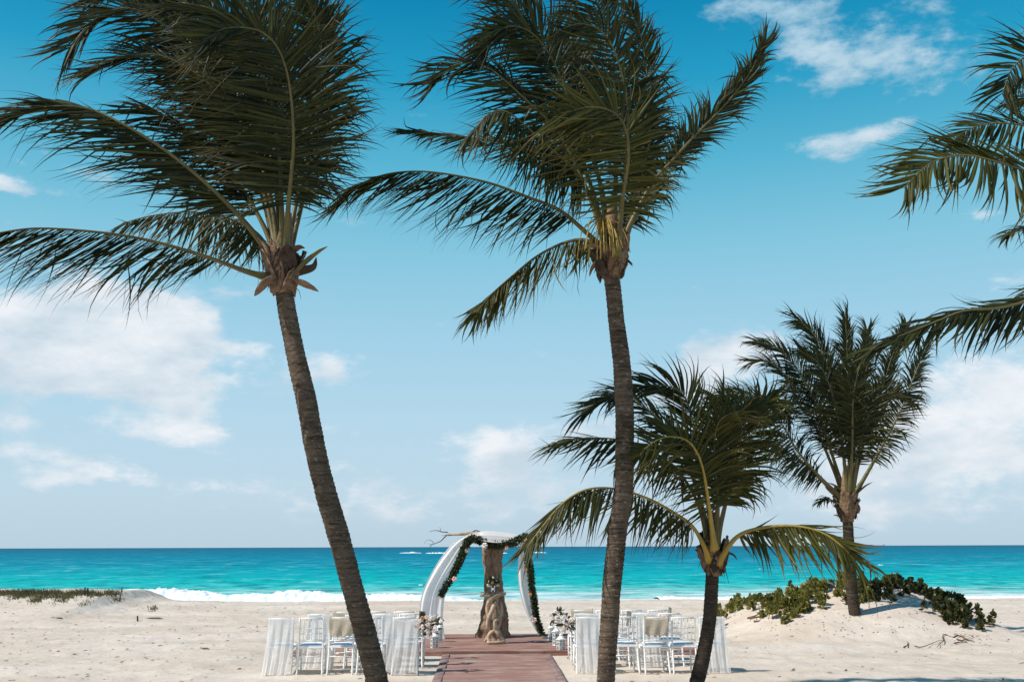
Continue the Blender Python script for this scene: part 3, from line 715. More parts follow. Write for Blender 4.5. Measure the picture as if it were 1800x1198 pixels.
palmA_obj = make_palm('tall leaning coconut palm at the left, its trunk crossing the left chairs', 12.0,
 [(499,500,0),(502,530,0),(519,620,0),(538,700,0),(553,783,0),(573,866,0),(598,950,0),(620,1033,0),(643,1116,0),(663,1198,0)],
 [34, 36, 38, 40, 41, 40, 41, 42, 42, 43], palmA, (497, 482), 11,

 stubs=((((508, 490, -.1), (535, 462, -.1), (560, 442, -.1), (576, 433, -.1)), 8, 'rachis'), (((510, 485, 0), (535, 475, 0), (552, 468, 0), (556, 452, 0)), 12, 'sheath_dark'),
        (((510, 490, -.1), (530, 497, -.1), (548, 505, -.1), (560, 512, -.1)), 11, 'sheath'), (((480, 488, -.2), (466, 497, -.25), (455, 510, -.25), (447, 520, -.25)), 13, 'sheath'),
        (((500, 450, .1), (515, 440, .1), (527, 434, .1), (536, 436, .1)), 10, 'sheath'), (((478, 470, -.1), (470, 440, -.15), (460, 425, -.15), (450, 415, -.15)), 11, 'sheath')))
# --- middle palm
palmB = [
 fr([(1078,440,.1),(1082,300,.5),(1074,160,.9),(1060,50,1.1),(1040,-40,1.0),(1000,-90,.8)], N=CAMN, L=1.1, w=(0.1,0.4), g=0.1, u0=0.3, H=(-1,-.1,(0,.45))),
 fr([(1072,440,.1),(1050,300,.5),(1010,170,.9),(960,70,1.1),(905,5,1.0),(850,-20,.7)], N=CAMN, L=1.15, w=0.25, g=0.12, u0=0.3, H=(-1,-.15,(0,.55))),
 fr([(1088,440,.1),(1112,340,.5),(1132,240,.8),(1138,150,.8),(1128,70,.7),(1105,10,.5)], N=(-.1,-1,0.1), L=0.72, w=(0,0.4), g=0.25, u0=0.25, k=0.4),
 fr([(1086,442,.0),(1108,370,.3),(1130,300,.5),(1142,240,.5),(1140,180,.4)], N=(0.3,-1,0.1), L=0.72, w=(-0.05,0.3), g=0.4, u0=0.2, k=0.4),
 fr([(1070,440,.1),(1040,330,.4),(1000,220,.7),(960,120,.8),(918,60,.7),(880,42,.5),(850,68,.4)], N=(0,-1,.4), L=1.15, w=0.25, g=0.2, u0=0.28, H=(-1,-.25,(.1,.6)), tl=.6),
 fr([(1072,442,.0),(1055,320,.2),(1010,200,.4),(974,110,.4),(937,60,.2),(899,46,0),(868,62,-.1),(852,90,-.2)], N=(0.1,-0.9,0.4), L=1.15, w=0.2, g=0.2, u0=0.3, H=(-1,-.25,(.1,.6)), tl=.6),
 fr([(1068,440,.0),(1030,330,.0),(983,235,.0),(927,178,-.1),(880,135,-.2),(848,114,-.2),(810,112,-.3),(782,123,-.3),(758,148,-.3)], N=(0.2,-0.8,0.6), L=1.05, w=0.2, g=0.15, u0=0.28, H=(-1,-.35,((.35,.1),(.7,.2))), fwd=(85,38), tl=.65),
 fr([(1072,442,.2),(1030,330,.6),(974,275,.9),(900,252,1.0),(830,242,1.1),(770,234,1.1),(714,229,1.1)], N=(0,-0.6,0.8), L=0.85, w=0.3, g=0.2, u0=0.3, y=0.2, H=(-.9,-.4,(.4,.65))),
 fr([(1070,445,.0),(1032,410,-.2),(983,369,-.4),(927,346,-.5),(862,322,-.6),(787,306,-.7),(731,301,-.7),(679,306,-.7),(637,322,-.7),(606,350,-.7)], N=(0.1,-0.15,1), L=1.15, w=0.15, g=0.12, u0=0.18, fwd=(80,28), H=(-.72,-.7,((.85,.35),(.85,.35))), d=1.1),
 fr([(1062,450,.0),(1035,424,.1),(997,425,.2),(946,449,.3),(899,486,.3),(862,519,.2),(838,550,.1)], N=(0.15,-0.4,1), L=0.92, w=0.08, g=0.3, u0=0.12, y=0.4, m='palm_leaf_young', k=0.3, H=(-.1,-1,((.6,.2),(.75,.3))), d=1.1),
 fr([(1092,440,.0),(1108,395,.0),(1147,322,.0),(1184,280,.0),(1222,238,.0),(1254,206,.0),(1292,164,.0),(1325,117,.0),(1345,74,.0)], N=(0.3,-1,0.5), tl=.7, d=1.3, L=0.62, w=0.05, g=0.12, u0=0.36, fwd=(40,20), k=0.15, v=0.1),
 fr([(1092,436,.1),(1112,390,.1),(1147,330,.15),(1180,290,.2),(1215,250,.2)], N=(0.0,-0.4,1), L=0.6, w=0.15, g=1.1, u0=0.2, k=0.6, d=0.8),
 fr([(1072,442,-.1),(1050,370,-.2),(1010,300,-.4),(969,262,-.5),(927,224,-.6),(899,201,-.7),(876,194,-.7),(852,206,-.7),(836,228,-.7)], N=(0.1,-0.6,0.85), L=1.05, w=0.05, g=0.3, u0=0.33, y=0.15, fwd=(85,35), H=(-.02,-1,((.7,.3),(.8,.4))), d=1.2),
 fr([(1082,445,-.1),(1095,341,-.25),(1104,230,-.4),(1100,165,-.5),(1090,120,-.6),(1073,75,-.7),(1050,50,-.8),(1020,42,-.9),(990,50,-1.0)], N=(0.1,-1,0.15), H=(-1,-.25,(0,.55)), L=1.15, w=(0.05,0.45), g=0.2, u0=0.28, lr=(0.8,1)),
 fr([(1084,450,-.2),(1091,390,-.5),(1096,341,-.7),(1105,280,-.9),(1102,234,-1.0),(1088,206,-1.1),(1067,192,-1.2),(1035,189,-1.3),(1002,196,-1.35),(974,203,-1.4)], N=(0.25,-1,0.4), L=1.3, H=(-1,-.4,(0,.6)), w=(0.0,0.1), g=0.12, u0=0.22, y=0.18, lr=(0.75,1.05), m='palm_leaf_young', d=1.15, fwd=(86,35)),
]
palmB_obj = make_palm('tall nearly upright coconut palm in the middle, one frond sticking up right', 12.5,
 [(1073,480,0),(1077,500,0),(1084,570,0),(1093,641,0),(1098,725,0),(1098,809,0),(1096,865,0),(1087,920,0),(1081,976,0),(1075,1032,0),(1072,1088,0),(1068,1143,0),(1065,1198,0)],
 [32, 33, 35, 37, 36, 36, 36, 36, 35, 34, 33, 32, 31], palmB, (1075, 455), 22, stalk=True,
 stubs=((((1060, 440, -.1), (1045, 432, -.15), (1030, 432, -.2), (1018, 440, -.2)), 9, 'sheath'), (((1088, 450, 0), (1100, 455, 0), (1108, 462, 0), (1112, 468, 0)), 4, 'sheath_dark'),
        (((1060, 455, 0), (1048, 462, 0), (1040, 472, 0), (1036, 486, 0)), 8, 'sheath'), (((1088, 430, 0), (1098, 428, 0), (1104, 432, 0), (1106, 440, 0)), 5, 'sheath_dark')))
# --- small palm on the right, in front
palmC = [
 fr([(1253,955,.1),(1240,850,.3),(1222,760,.5),(1205,700,.6),(1180,680,.6),(1140,676,.5),(1108,684,.4)], N=(0,-1,.3), L=0.82, w=0.55, g=0.15, u0=0.3, m='palm_leaf', fwd=(60,20), tl=.8, d=1.05, k=.12),
 fr([(1250,955,.0),(1225,860,.1),(1190,780,.2),(1145,725,.2),(1100,700,.1),(1060,703,0),(1028,722,0)], N=(0.1,-0.6,.8), L=0.8, w=0.3, g=0.3, u0=0.3, m='palm_leaf', fwd=(60,20), tl=.8, d=1.05, k=.12),
 fr([(1256,955,.1),(1264,860,.4),(1275,785,.6),(1278,735,.6),(1268,705,.6)], N=(0,-1,.1), L=0.85, w=(0.5,0.5), g=0.1, u0=0.3, m='palm_leaf', fwd=(60,20), tl=.8, d=1.05, k=.12),
 fr([(1258,958,.0),(1282,860,.2),(1312,780,.3),(1345,735,.3),(1385,720,.2)], N=(-.2,-0.8,.6), L=0.82, w=0.4, g=0.5, u0=0.25, m='palm_leaf', d=1.05, k=.12),
 fr([(1246,955,.0),(1225,880,-.1),(1190,825,-.2),(1150,795,-.3),(1110,778,-.3),(1067,770,-.4),(1011,771,-.4),(978,780,-.4)], N=(0.1,-.4,1), L=0.85, w=0.15, g=0.3, u0=0.3, k=0.3, H=(-.5,-.9,(.4,.65)), d=1.05),
 fr([(1246,985,-.1),(1238,960,-.2),(1218,926,-.3),(1190,904,-.5),(1140,876,-.7),(1084,859,-.9),(1034,859,-1.0),(995,879,-1.1),(961,915,-1.1),(926,962,-1.1)], N=(0.1,-0.5,1), L=0.82, w=0.05, g=0.25, u0=0.16, y=0.12, fwd=(80,22), ry=True, H=(-.12,-1,((.6,.1),(.8,.2))), d=1.05, k=.12),
 fr([(1262,990,-.1),(1273,972,-.2),(1292,946,-.3),(1318,932,-.4),(1363,924,-.6),(1407,925,-.8),(1446,936,-.9),(1476,956,-1.0),(1502,982,-1.0)], N=(-0.1,-0.95,.55), L=0.84, w=(-.1,-.05), g=0.08, u0=0.24, y=0.5, ry=True, fwd=(62,20), tl=1.0, H=(.15,-1,((.55,.0),(.55,.05))), d=1.15),
 fr([(1258,958,-.1),(1285,842,-.2),(1301,770,-.3),(1318,725,-.4),(1340,706,-.5),(1365,700,-.5)], N=(-.2,-1,.3), L=0.82, w=(0.15,0.35), g=0.3, u0=0.25, y=0.05, d=1.05, k=.12),
 fr([(1256,965,-.2),(1246,887,-.5),(1237,831,-.7),(1225,795,-.8),(1204,772,-.9),(1170,768,-1.0),(1138,784,-1.1),(1125,800,-1.1)], N=(0.2,-1,.4), L=0.95, w=(0.1,0.35), g=0.25, u0=0.22, y=0.12, ry=True, fwd=(88,35), lr=(.95,1), d=1.05, k=.12),
 fr([(1257,965,-.1),(1262,880,-.3),(1255,800,-.5),(1262,745,-.7),(1290,725,-.8),(1330,722,-.8)], N=(0,-1,.3), L=0.82, w=(0.1,0.35), g=0.3, u0=0.25, d=1.05, k=.12),
]
palmC_obj = make_palm('short coconut palm with yellow stalks in front of the right chairs', 13.5,
 [(1253,998,0),(1252,1010,0),(1251,1032,0),(1247,1088,0),(1238,1143,0),(1225,1198,0)],
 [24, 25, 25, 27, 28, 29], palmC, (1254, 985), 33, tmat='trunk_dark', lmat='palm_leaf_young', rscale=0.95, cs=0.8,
 stubs=((((1262, 985, 0), (1278, 972, 0), (1290, 975, 0), (1296, 984, 0)), 5, 'sheath_dark'), (((1245, 985, -.1), (1240, 960, -.1), (1236, 950, -.1), (1232, 945, -.1)), 7, 'sheath'),
        (((1246, 975, 0), (1244, 950, 0), (1242, 935, 0), (1240, 925, 0)), 3, 'sheath_dark')))
# --- palm on the dune, farther off
bD = hit(1503, 1080)
DD = float(bD[1])
palmD = [
 fr([(1490,870,.2),(1478,760,.5),(1456,650,.8),(1432,590,.9),(1400,560,.9)], N=(0,-1,.2), L=1.0, w=(0.35,0.4), g=0.12, u0=0.28, fwd=(58,20), tl=.7, d=1.05, k=.12),
 fr([(1492,870,.2),(1494,740,.5),(1490,640,.6),(1486,552,.6)], N=CAMN, L=0.8, w=(0.3,0.4), g=0.08, u0=0.3, k=.12, fwd=(48,18), tl=.8, d=1.05),
 fr([(1494,870,.2),(1506,740,.5),(1516,650,.6),(1524,580,.6)], N=CAMN, L=0.85, w=(0.2,0.4), g=0.1, u0=0.3, k=.12, fwd=(48,18), tl=.8, d=1.05),
 fr([(1496,872,.2),(1518,780,.5),(1548,690,.6),(1572,615,.6),(1590,576,.5)], N=(0,-1,.1), L=0.8, w=(0.25,0.35), g=0.12, u0=0.3, k=.12, fwd=(48,18), tl=.8, d=1.05),
 fr([(1498,875,.0),(1525,830,.0),(1558,770,.1),(1586,715,.1),(1608,658,.1),(1627,612,.1)], N=(0,-1,.3), L=0.72, w=(0.1,0.2), g=0.28, u0=0.25, k=.35, d=1.05),
 fr([(1486,872,.1),(1460,790,.2),(1432,705,.3),(1398,645,.3),(1366,612,.2),(1330,600,.2)], N=(0.1,-.8,.5), L=0.92, w=0.3, g=0.22, u0=0.25, fwd=(62,22), tl=.6, d=1.05, k=.12),
 fr([(1484,872,.1),(1455,800,.2),(1420,720,.2),(1385,665,.1),(1350,635,0),(1322,635,0)], N=(0.1,-.7,.7), L=1.0, w=0.3, g=0.3, u0=0.3, d=1.05, k=.12),
 fr([(1482,878,.0),(1435,831,-.2),(1402,792,-.3),(1374,745,-.4),(1341,706,-.5),(1302,690,-.6),(1258,697,-.6)], N=(0.1,-.7,.7), L=1.1, w=0.15, g=0.3, u0=0.2, H=(-.6,-.8,(.2,.55)), tl=.6, d=1.05, k=.12),
 fr([(1480,882,.0),(1450,850,.1),(1415,815,.2),(1378,790,.3),(1340,775,.3),(1300,778,.3)], N=(0.1,-.5,1), L=0.92, w=0.15, g=0.3, u0=0.22, H=(-.6,-.8,(.3,.5)), d=1.05, k=.12),
 fr([(1492,875,-.1),(1480,780,-.3),(1465,700,-.5),(1440,640,-.7),(1405,615,-.8)], N=(0.1,-1,.2), L=0.95, w=(0.15,0.35), g=0.15, u0=0.25, d=1.1),
 fr([(1496,876,-.1),(1508,800,-.3),(1524,735,-.5),(1540,700,-.7),(1575,690,-.8),(1600,700,-.8)], N=(0,-1,.3), L=1.0, w=(0.2,0.4), g=0.25, u0=0.25, y=.1, d=1.05, k=.12),
 fr([(1493,875,-.1),(1498,780,-.4),(1500,700,-.6),(1512,640,-.7),(1530,610,-.7)], N=CAMN, L=0.92, w=(0.2,0.4), g=0.15, u0=0.26, d=1.1),
 fr([(1482,890,-.1),(1466,880,-.1),(1452,876,-.1),(1440,882,-.1)], N=(0,-.2,1), L=0.42, w=0.05, g=1.0, u0=0.3, d=1.3, rs=.6),
]
palmD_obj = make_palm('coconut palm farthest away, growing on the sand dune among the shrubs', DD,
 [(1489,905,0),(1491,930,0),(1492,960,0),(1494,1000,0),(1499,1050,0),(1503,1080,0),(1504,1090,0)],
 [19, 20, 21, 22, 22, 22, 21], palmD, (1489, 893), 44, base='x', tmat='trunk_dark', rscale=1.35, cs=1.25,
 nuts=((1505, 893, .1, 0.10),),
 stubs=((((1494, 880, -.1), (1508, 865, -.1), (1522, 853, -.1), (1534, 847, -.1)), 5, 'rachis'), (((1484, 870, 0), (1472, 856, 0), (1462, 850, 0), (1455, 848, 0)), 4, 'rachis'),
        (((1482, 900, 0), (1472, 905, 0), (1464, 904, 0)), 3, 'sheath'), (((1480, 878, 0), (1462, 865, 0), (1450, 855, 0)), 5, 'sheath')))
# --- palm outside the right edge; its fronds reach into the picture
palmE = [
 fr([(1985,420,.0),(1920,350,-.2),(1860,315,-.3),(1800,299,-.4),(1740,281,-.5),(1701,273,-.5),(1661,277,-.5),(1627,293,-.5),(1590,330,-.5)], N=(0.1,-0.75,0.7), L=0.9, w=(.6,.0), g=0.05, u0=0.28, y=.1, k=.08, fwd=(60,30), lr=(1.15,.95), m='palm_leaf_young', wd=.038, d=1.15, H=(0.05,-1,(0,(.75,.3))), tl=.7),
 fr([(1990,410,.2),(1940,300,.4),(1880,245,.5),(1800,221,.5),(1752,217,.5),(1718,222,.5),(1680,240,.5)], N=(0,-.7,.75), L=0.8, w=(.4,.1), g=0.1, u0=0.3, k=.1, fwd=(75,28), H=(-.1,-1,(0,(.7,.3))), tl=.7),
 fr([(1995,400,.0),(1960,260,.2),(1910,150,.3),(1860,105,.3),(1815,95,.2),(1780,120,.2),(1762,165,.2)], N=(0,-1,.4), L=1.0, w=0.15, g=0.1, u0=0.3, k=.1, fwd=(85,40), tl=.7),
 fr([(1990,400,.3),(1940,270,.5),(1885,190,.6),(1830,170,.7),(1785,180,.7)], N=(0,-.8,.6), L=0.7, w=0.25, g=0.4, u0=0.3, k=.1),
 fr([(1980,440,.0),(1920,418,.2),(1860,405,.3),(1800,400,.3),(1772,412,.3)], N=(0,-.3,1), L=0.6, w=0.15, g=0.8, u0=0.35),
 fr([(1980,445,-.1),(1920,470,-.3),(1860,502,-.5),(1800,530,-.6),(1752,542,-.7),(1695,546,-.8),(1645,565,-.8),(1600,583,-.9),(1560,598,-.9),(1530,614,-.9)], N=(0.1,-0.6,.8), L=0.74, w=0.15, g=0.12, u0=0.22, fwd=(66,16), tl=.5, k=.3, H=(-.7,-1,((.35,.1),(.85,.2)))),
 fr([(2010,420,.0),(2080,350,-.2),(2170,340,-.3),(2260,400,-.4)], N=(0,-.3,1), L=0.95, w=0.3, g=0.6, u0=0.22),
 fr([(2010,440,.0),(2090,470,.5),(2170,540,.8),(2230,640,.9)], N=(0,0,1), L=0.9, w=0.3, g=0.8, u0=0.2),
]
palmE_obj = make_palm('coconut palm beyond the right edge whose dark fronds reach in from the right', 11.0,
 [(1995,455,0),(2000,520,0),(2010,650,0),(2016,800,0),(2018,950,0),(2016,1100,0),(2010,1198,0)],
 [36, 38, 40, 42, 42, 44, 46], palmE, (1993, 440), 55)

# ------------------------------------------------------------------ deck, carpet
ZD = 0.09
Yf = float(hit(870, 1143, ZD, True)[1]); Yb = float(hit(870, 1113, ZD, True)[1])
XL = P(512, 1143, Yf)[0]; XR = P(1227, 1143, Yf)[0]
droot = empty('deck', ((XL+XR)/2, (Yf+Yb)/2, 0), 'low red-brown ceremony deck on the sand under the driftwood arch', 'deck')
# boards run across; the joints show as fine lines
nb = 22; bw = (Yb-Yf)/nb
for q in range(nb):
    y = Yf+bw*(q+.5); jit = random.uniform(-0.0025, 0.0025)
    v, f = box(((XL+XR)/2, y, ZD-0.0175+jit), (XR-XL, bw-0.006, 0.035), 0, 0.004)
    mk('deck_board', v, f, M['deck'], droot)
v, f = box(((XL+XR)/2, Yf+0.02, ZD-0.095), (XR-XL-0.02, 0.035, 0.11)); mk('front_fascia', v, f, M['deck'], droot)
mbj = MB()
for q in range(9):
    v, f = box((XL+0.15+(XR-XL-0.3)*q/8, (Yf+Yb)/2, ZD-0.10), (0.06, Yb-Yf-0.1, 0.12)); mbj.add(v, f)
mbj.build('joists', M['deck'], droot, kind='stuff')

AXL = hit(792.4, 1143, .03, True)[0]; AXR = hit(951.5, 1143, .03, True)[0]
OXL = hit(779.6, 1143, .03, True)[0]; OXR = hit(963.8, 1143, .03, True)[0]
croot = empty('aisle_carpet', ((AXL+AXR)/2, 16, 0), 'dusty red-brown carpet runner down the middle aisle to the deck', 'carpet')
gx = np.linspace(AXL, AXR, 46); gy = np.arange(8.0, Yf-0.012, 0.05)
GX, GY = np.meshgrid(gx, gy)
ripple = 0.006*np.sin(GY*7.3+0.6*np.sin(GX*1.7))+0.010*fbm(GX*0.8, GY*2.6, 3)+0.007*fbm(GX*2, GY*6+4, 2)
GZ = 0.030+ripple
nx, ny = len(gx), len(gy); i = np.arange(ny-1)[:, None]*nx; j = np.arange(nx-1)[None]
mk('carpet_sheet', np.stack([GX, GY, GZ], -1).reshape(-1, 3), np.stack([i+j, i+j+1, i+nx+j+1, i+nx+j], -1).reshape(-1, 4), M['carpet'], croot, smooth=True)
for (a, b_) in ((OXL, AXL+0.006), (AXR-0.006, OXR)):
    bwid = b_-a; n = len(gy); prof = [(0, -0.03), (0.0, 0.004), (0.08, 0.012), (0.5, 0.020), (0.92, 0.028), (1.0, 0.024), (1.0, -0.03)]
    vs = []
    for k, (t, z) in enumerate(prof):
        wob = 0.008*fbm(gy*0.8+a*5, gy*0, 2)
        vs.append(np.stack([a+bwid*t+wob, gy, z+0.012+0.008*fbm(gy*2.1, gy*0+a, 2)], -1))
    vs = np.concatenate(vs); kk = len(prof)
    i = np.arange(kk-1)[:, None]*n; j = np.arange(n-1)[None]
    mk('border_strip', vs, np.stack([i+j, i+n+j, i+n+j+1, i+j+1], -1).reshape(-1, 4), M['border'], croot, smooth=True)

# ------------------------------------------------------------------ driftwood arch
YA = float(hit(868, 1119, ZD, True)[1])
sA = mpp(YA)
aroot = empty('driftwood_arch', P(868, 1119, YA), 'driftwood arch of one thick trunk with a crossbeam at the end of the aisle', 'arch')
tp_ = [(867.5,1119.5),(867.5,1112),(868,1100),(868.5,1085),(869,1068),(868,1050),(867,1030),(867,1010),(866.5,990),(866,970),(865.5,955),(865,944),(865,940)]
tw_ = [55, 54, 50, 45, 38, 34, 32, 32, 32, 33, 36, 38, 36]
sp = catmull([P(a, b_, YA) for a, b_ in tp_], 130)
rad = np.interp(np.linspace(0, 1, 130), np.linspace(0, 1, len(tw_)), tw_)*sA/2
def rf(i_, th):
    s = i_/130.0; k = np.exp(-s*7)
    return 1+k*0.08*np.sin(th*4+1)+0.04*np.sin(th*3+s*9)+0.26*fbm(np.cos(th)*1.9+5, np.sin(th)*1.9+s*12, 4, 0.6)+0.05*np.sin(th*9+s*7)*(0.4+k)+0.04*vnoise(np.cos(th)*7, np.sin(th)*7+s*3)
v, f = tube(sp, rad, 44, True, (0, -1, 0), rf); mk('trunk', v, f, M['driftwood'], aroot, smooth=True)
bp = [(786,939,0),(795,939,0),(810,938,0),(825,937,0),(840,938,0),(858,942,0),(880,946,0),(905,947,0),(925,947,0),(940,949,0),(950,949,0)]
sp = catmull([P(a, b_, YA-0.02+c) for a, b_, c in bp], 60)
rad = np.interp(np.linspace(0, 1, 60), [0, 0.05, 0.2, 0.32, 0.6, 0.9, 1], [2.6, 2.0, 3.0, 4.4, 4.6, 3.2, 1.0])*sA
v, f = tube(sp, rad, 14, True, (0, 0, 1), lambda i_, th: 1+0.18*fbm(np.cos(th)*1.5+i_*0.3, np.sin(th)*1.5+9, 3)+0.05*np.sin(th*3)); mk('crossbeam', v, f, M['driftwood_pale'], aroot, smooth=True)
def twigs(lines, mat, root, Yv, sc_):
    for pts, r in lines:
        sp = catmull([P(a, b_, Yv+(c[0] if c else 0)) for a, b_, *c in pts], max(8, len(pts)*4))
        rr = np.linspace(r, r*0.35, len(sp))*sc_
        v, f = tube(sp, rr, 6); mk('twig', v, f, mat, root, smooth=True)
twigs([([(787,939),(786,935),(776,934),(770,932),(762,932),(755,934)], 1.0), ([(786,939),(781,944),(775,950),(769,953),(761,956),(756,959)], 1.1), ([(763,955),(759,950),(753,948),(748,951),(746,956)], 0.5),
       ([(774,933),(774,929),(773,925)], 0.5), ([(762,956),(756,956),(752,954)], 0.45), ([(760,956),(755,961),(753,963)], 0.5), ([(828,936),(835,932),(842,933),(846,936)], 1.4), ([(790,939),(783,940),(776,941)], 0.6),
       ([(944,949),(951,950),(953,953),(951,956)], 0.6), ([(944,949),(948,945),(953,944)], 0.5), ([(903,948),(912,960),(916,974),(918,990)], 0.9)], M['twig_grey'], aroot, YA-0.02, sA)

# cloth sheets between two edge curves
def cloth(name, e1, e2, Y, folds, amp, mat, label, cat, parent=None, rows=60, cols=40, group=None, y2=None):
    a = catmull([P(p[0], p[1], Y+(p[2] if len(p) > 2 else 0)) for p in e1], rows); b_ = catmull([P(p[0], p[1], Y+(p[2] if len(p) > 2 else 0)) for p in e2], rows)
    s = np.linspace(0, 1, rows)[:, None]; t = np.linspace(0, 1, cols)[None]
    v = a[:, None]*(1-t[..., None])+b_[:, None]*t[..., None]
    am = amp*np.minimum(1, s*3+0.15)
    ph = 2*np.pi*folds*t+0.8*np.sin(s*3)+1.5*fbm(t*2+3, s*2+1, 2)
    v[..., 1] += am*np.sin(ph)+am*0.4*np.sin(2.3*ph+1)
    v[..., 0] += am*0.35*np.cos(ph)
    v = v.reshape(-1, 3); i = np.arange(rows-1)[:, None]*cols; j = np.arange(cols-1)[None]
    f = np.stack([i+j, i+j+1, i+cols+j+1, i+cols+j], -1).reshape(-1, 4)
    o = mk(name, v, f, mat, parent, smooth=True, origin=None if parent else v.mean(0)*[1, 1, 0]+[0, 0, v[:, 2].min()])
    if label: prop(o, label, cat, group)
    return o
DY = YA-0.12
cloth('sheer_drape', [(846,935,-.1),(824,938,-.15),(798,952,-.2),(775,979,-.2),(756,1010,-.25),(741,1044,-.25),(735,1080,-.2),(738,1105,-.2),(748,1122,-.2)],
      [(856,944,-.15),(832,950,-.2),(822,966,-.2),(812,990,-.2),(798,1015,-.2),(784,1040,-.2),(779,1065,-.2),(778,1095,-.2),(783,1126,-.2)], DY, 3, 0.030, M['sheer_drape'],
      'long white sheer drape blown out to the left of the driftwood arch', 'drape')
cloth('sheer_drape', [(823,940,-.1),(845,933.5,-.1),(868,933,-.1),(893,936,-.1),(922,943,-.1)],
      [(828,946,-.2),(848,950,-.28),(870,953,-.32),(893,952,-.28),(920,947,-.2)], DY, 1.5, 0.02, M['sheer_drape'],
      'white sheer swag lying over the crossbeam of the arch', 'drape', rows=50, cols=20)
cloth('sheer_drape', [(918,946,-.1),(912,968,-.15),(910,1000,-.2),(912,1030,-.2),(919,1060,-.2),(930,1088,-.15),(944,1112,-.1),(952,1123,-.1)],
      [(928,948,-.1),(929,970,-.1),(933,1000,-.1),(938,1030,-.1),(945,1062,-.1),(948,1090,-.1),(953,1112,-.1),(966,1122,-.1)], DY, 3, 0.03, M['sheer_drape'],
      'narrow white sheer drape hanging down the right side of the arch', 'drape')

# leaves scattered about a curve
def leaf_cloud(mb, cen, dirn, L, w, tone=None, rg=rng, tipv=0.3):
    n = len(cen); d = dirn/np.linalg.norm(dirn, axis=1)[:, None]
    r = rg.normal(0, 1, (n, 3)); s = np.cross(d, r); s /= np.linalg.norm(s, axis=1)[:, None]+1e-9
    nn = np.cross(s, d); L = np.asarray(L)*(0.7+0.6*rg.random(n)); L = L[:, None]; W_ = np.asarray(w)*L/np.mean(L)
    A = np.stack([cen, cen+d*L*0.35+s*W_*0.45+nn*W_*.1, cen+d*L*0.75+s*W_*0.42+nn*W_*.05, cen+d*L-nn*W_*.12, cen+d*L*0.75-s*W_*0.42+nn*W_*.05, cen+d*L*0.35-s*W_*0.45+nn*W_*.1, cen+d*L*0.5-nn*W_*0.08], 1)
    f = np.array([[0, 1, 6], [1, 2, 6], [2, 3, 6], [3, 4, 6], [4, 5, 6], [5, 0, 6]])
    F_ = (np.arange(n)[:, None, None]*7+f[None]).reshape(-1, 3)
    tn = np.repeat(np.clip(rg.random(n) if tone is None else tone, 0, 1), 7)
    tp = np.repeat(rg.random(n)**4*tipv, 7)
    mb.add(A.reshape(-1, 3), F_, tone=tn, tip=tp)
def rose(mb, c, r, face=(0, -1, 0.2)):
    fz = np.array(face, float); fz /= np.linalg.norm(fz); a_ = np.cross(fz, [0.1, 0.2, 1]); a_ /= np.linalg.norm(a_); b_ = np.cross(fz, a_)
    for ring, (np_, rr, h, open_) in enumerate(((3, 0.35, 0.55, 0.1), (5, 0.62, 0.42, 0.35), (6, 0.95, 0.2, 0.75))):
        for k in range(np_):
            th = 2*math.pi*k/np_+ring*0.5+random.uniform(-.15, .15); wd = 2*math.pi/np_*0.72
            vs = []
            for i_ in range(4):
                t = i_/3
                for j_ in range(4):
                    w_ = (j_/3-0.5); ang = th+w_*wd*(0.6+0.6*t)
                    rad_ = r*rr*(0.25+0.75*math.sin(t*1.45))*(1-0.12*abs(w_)*2*t)
                    hh = r*(h*t+0.16*math.sin(t*3.1)-open_*0.25*t*t-0.06*(1-abs(w_)*2)*0)
                    vs.append(np.array(c)+a_*rad_*math.cos(ang)+b_*rad_*math.sin(ang)+fz*hh)
            mb.add(vs, [[i_*4+j_, i_*4+j_+1, i_*4+j_+5, i_*4+j_+4] for i_ in range(3) for j_ in range(3)])
YG = YA-0.38
gp = [(774,1047),(783,1031),(795,1013),(803,996),(812,976),(819,957),(827,947),(838,948),(852,953),(868,957),(885,957),(900,954),(914,947),(925,942),(929,955),(928,975),(932,1000),(935,1030),(940,1060),(943,1085),(949,1104),(953,1115)]
gpath = catmull([P(a, b_, YG+0.05*math.sin(k)) for k, (a, b_) in enumerate(gp)], 400)
groot = empty('flower_garland', gpath[200], 'dark green leafy garland with peach roses draped over the arch', 'garland')
v, f = tube(gpath[::6], 0.022, 6); mk('stem', v, f, M['garland'], groot, smooth=True)
mb = MB(); n = 7500; T = np.gradient(gpath, axis=0); T /= np.linalg.norm(T, axis=1)[:, None]
idx = rng.integers(0, 400, n); gr_ = np.interp(idx, [0, 60, 150, 230, 300, 400], [0.055, 0.075, 0.09, 0.08, 0.07, 0.055])
off = rng.normal(0, 1, (n, 3)); off -= T[idx]*(off*T[idx]).sum(1)[:, None]; off /= np.linalg.norm(off, axis=1)[:, None]
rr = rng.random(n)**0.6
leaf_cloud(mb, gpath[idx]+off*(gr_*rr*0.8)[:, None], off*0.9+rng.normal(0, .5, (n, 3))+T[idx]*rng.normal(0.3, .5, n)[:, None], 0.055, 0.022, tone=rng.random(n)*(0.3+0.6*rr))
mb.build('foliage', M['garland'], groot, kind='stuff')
for a, b_, r, m_ in ((821,967,4.6,'rose_pink'),(799,1017,5.2,'rose_pink'),(852,958,5.8,'rose_white'),(891,962,4.5,'rose_peach'),(926,950,4.8,'rose_peach'),(924,1001,3.6,'rose_peach'),(932,1044,3.8,'rose_peach'),(939,1089,5.5,'rose_pink'),(935,1086,3.8,'rose_white')):
    mb = MB(); rose(mb, P(a, b_, YG-0.11), r*sA, (random.uniform(-.3, .3), -1, random.uniform(0, .4))); mb.build('rose', M[m_], groot, smooth=True)

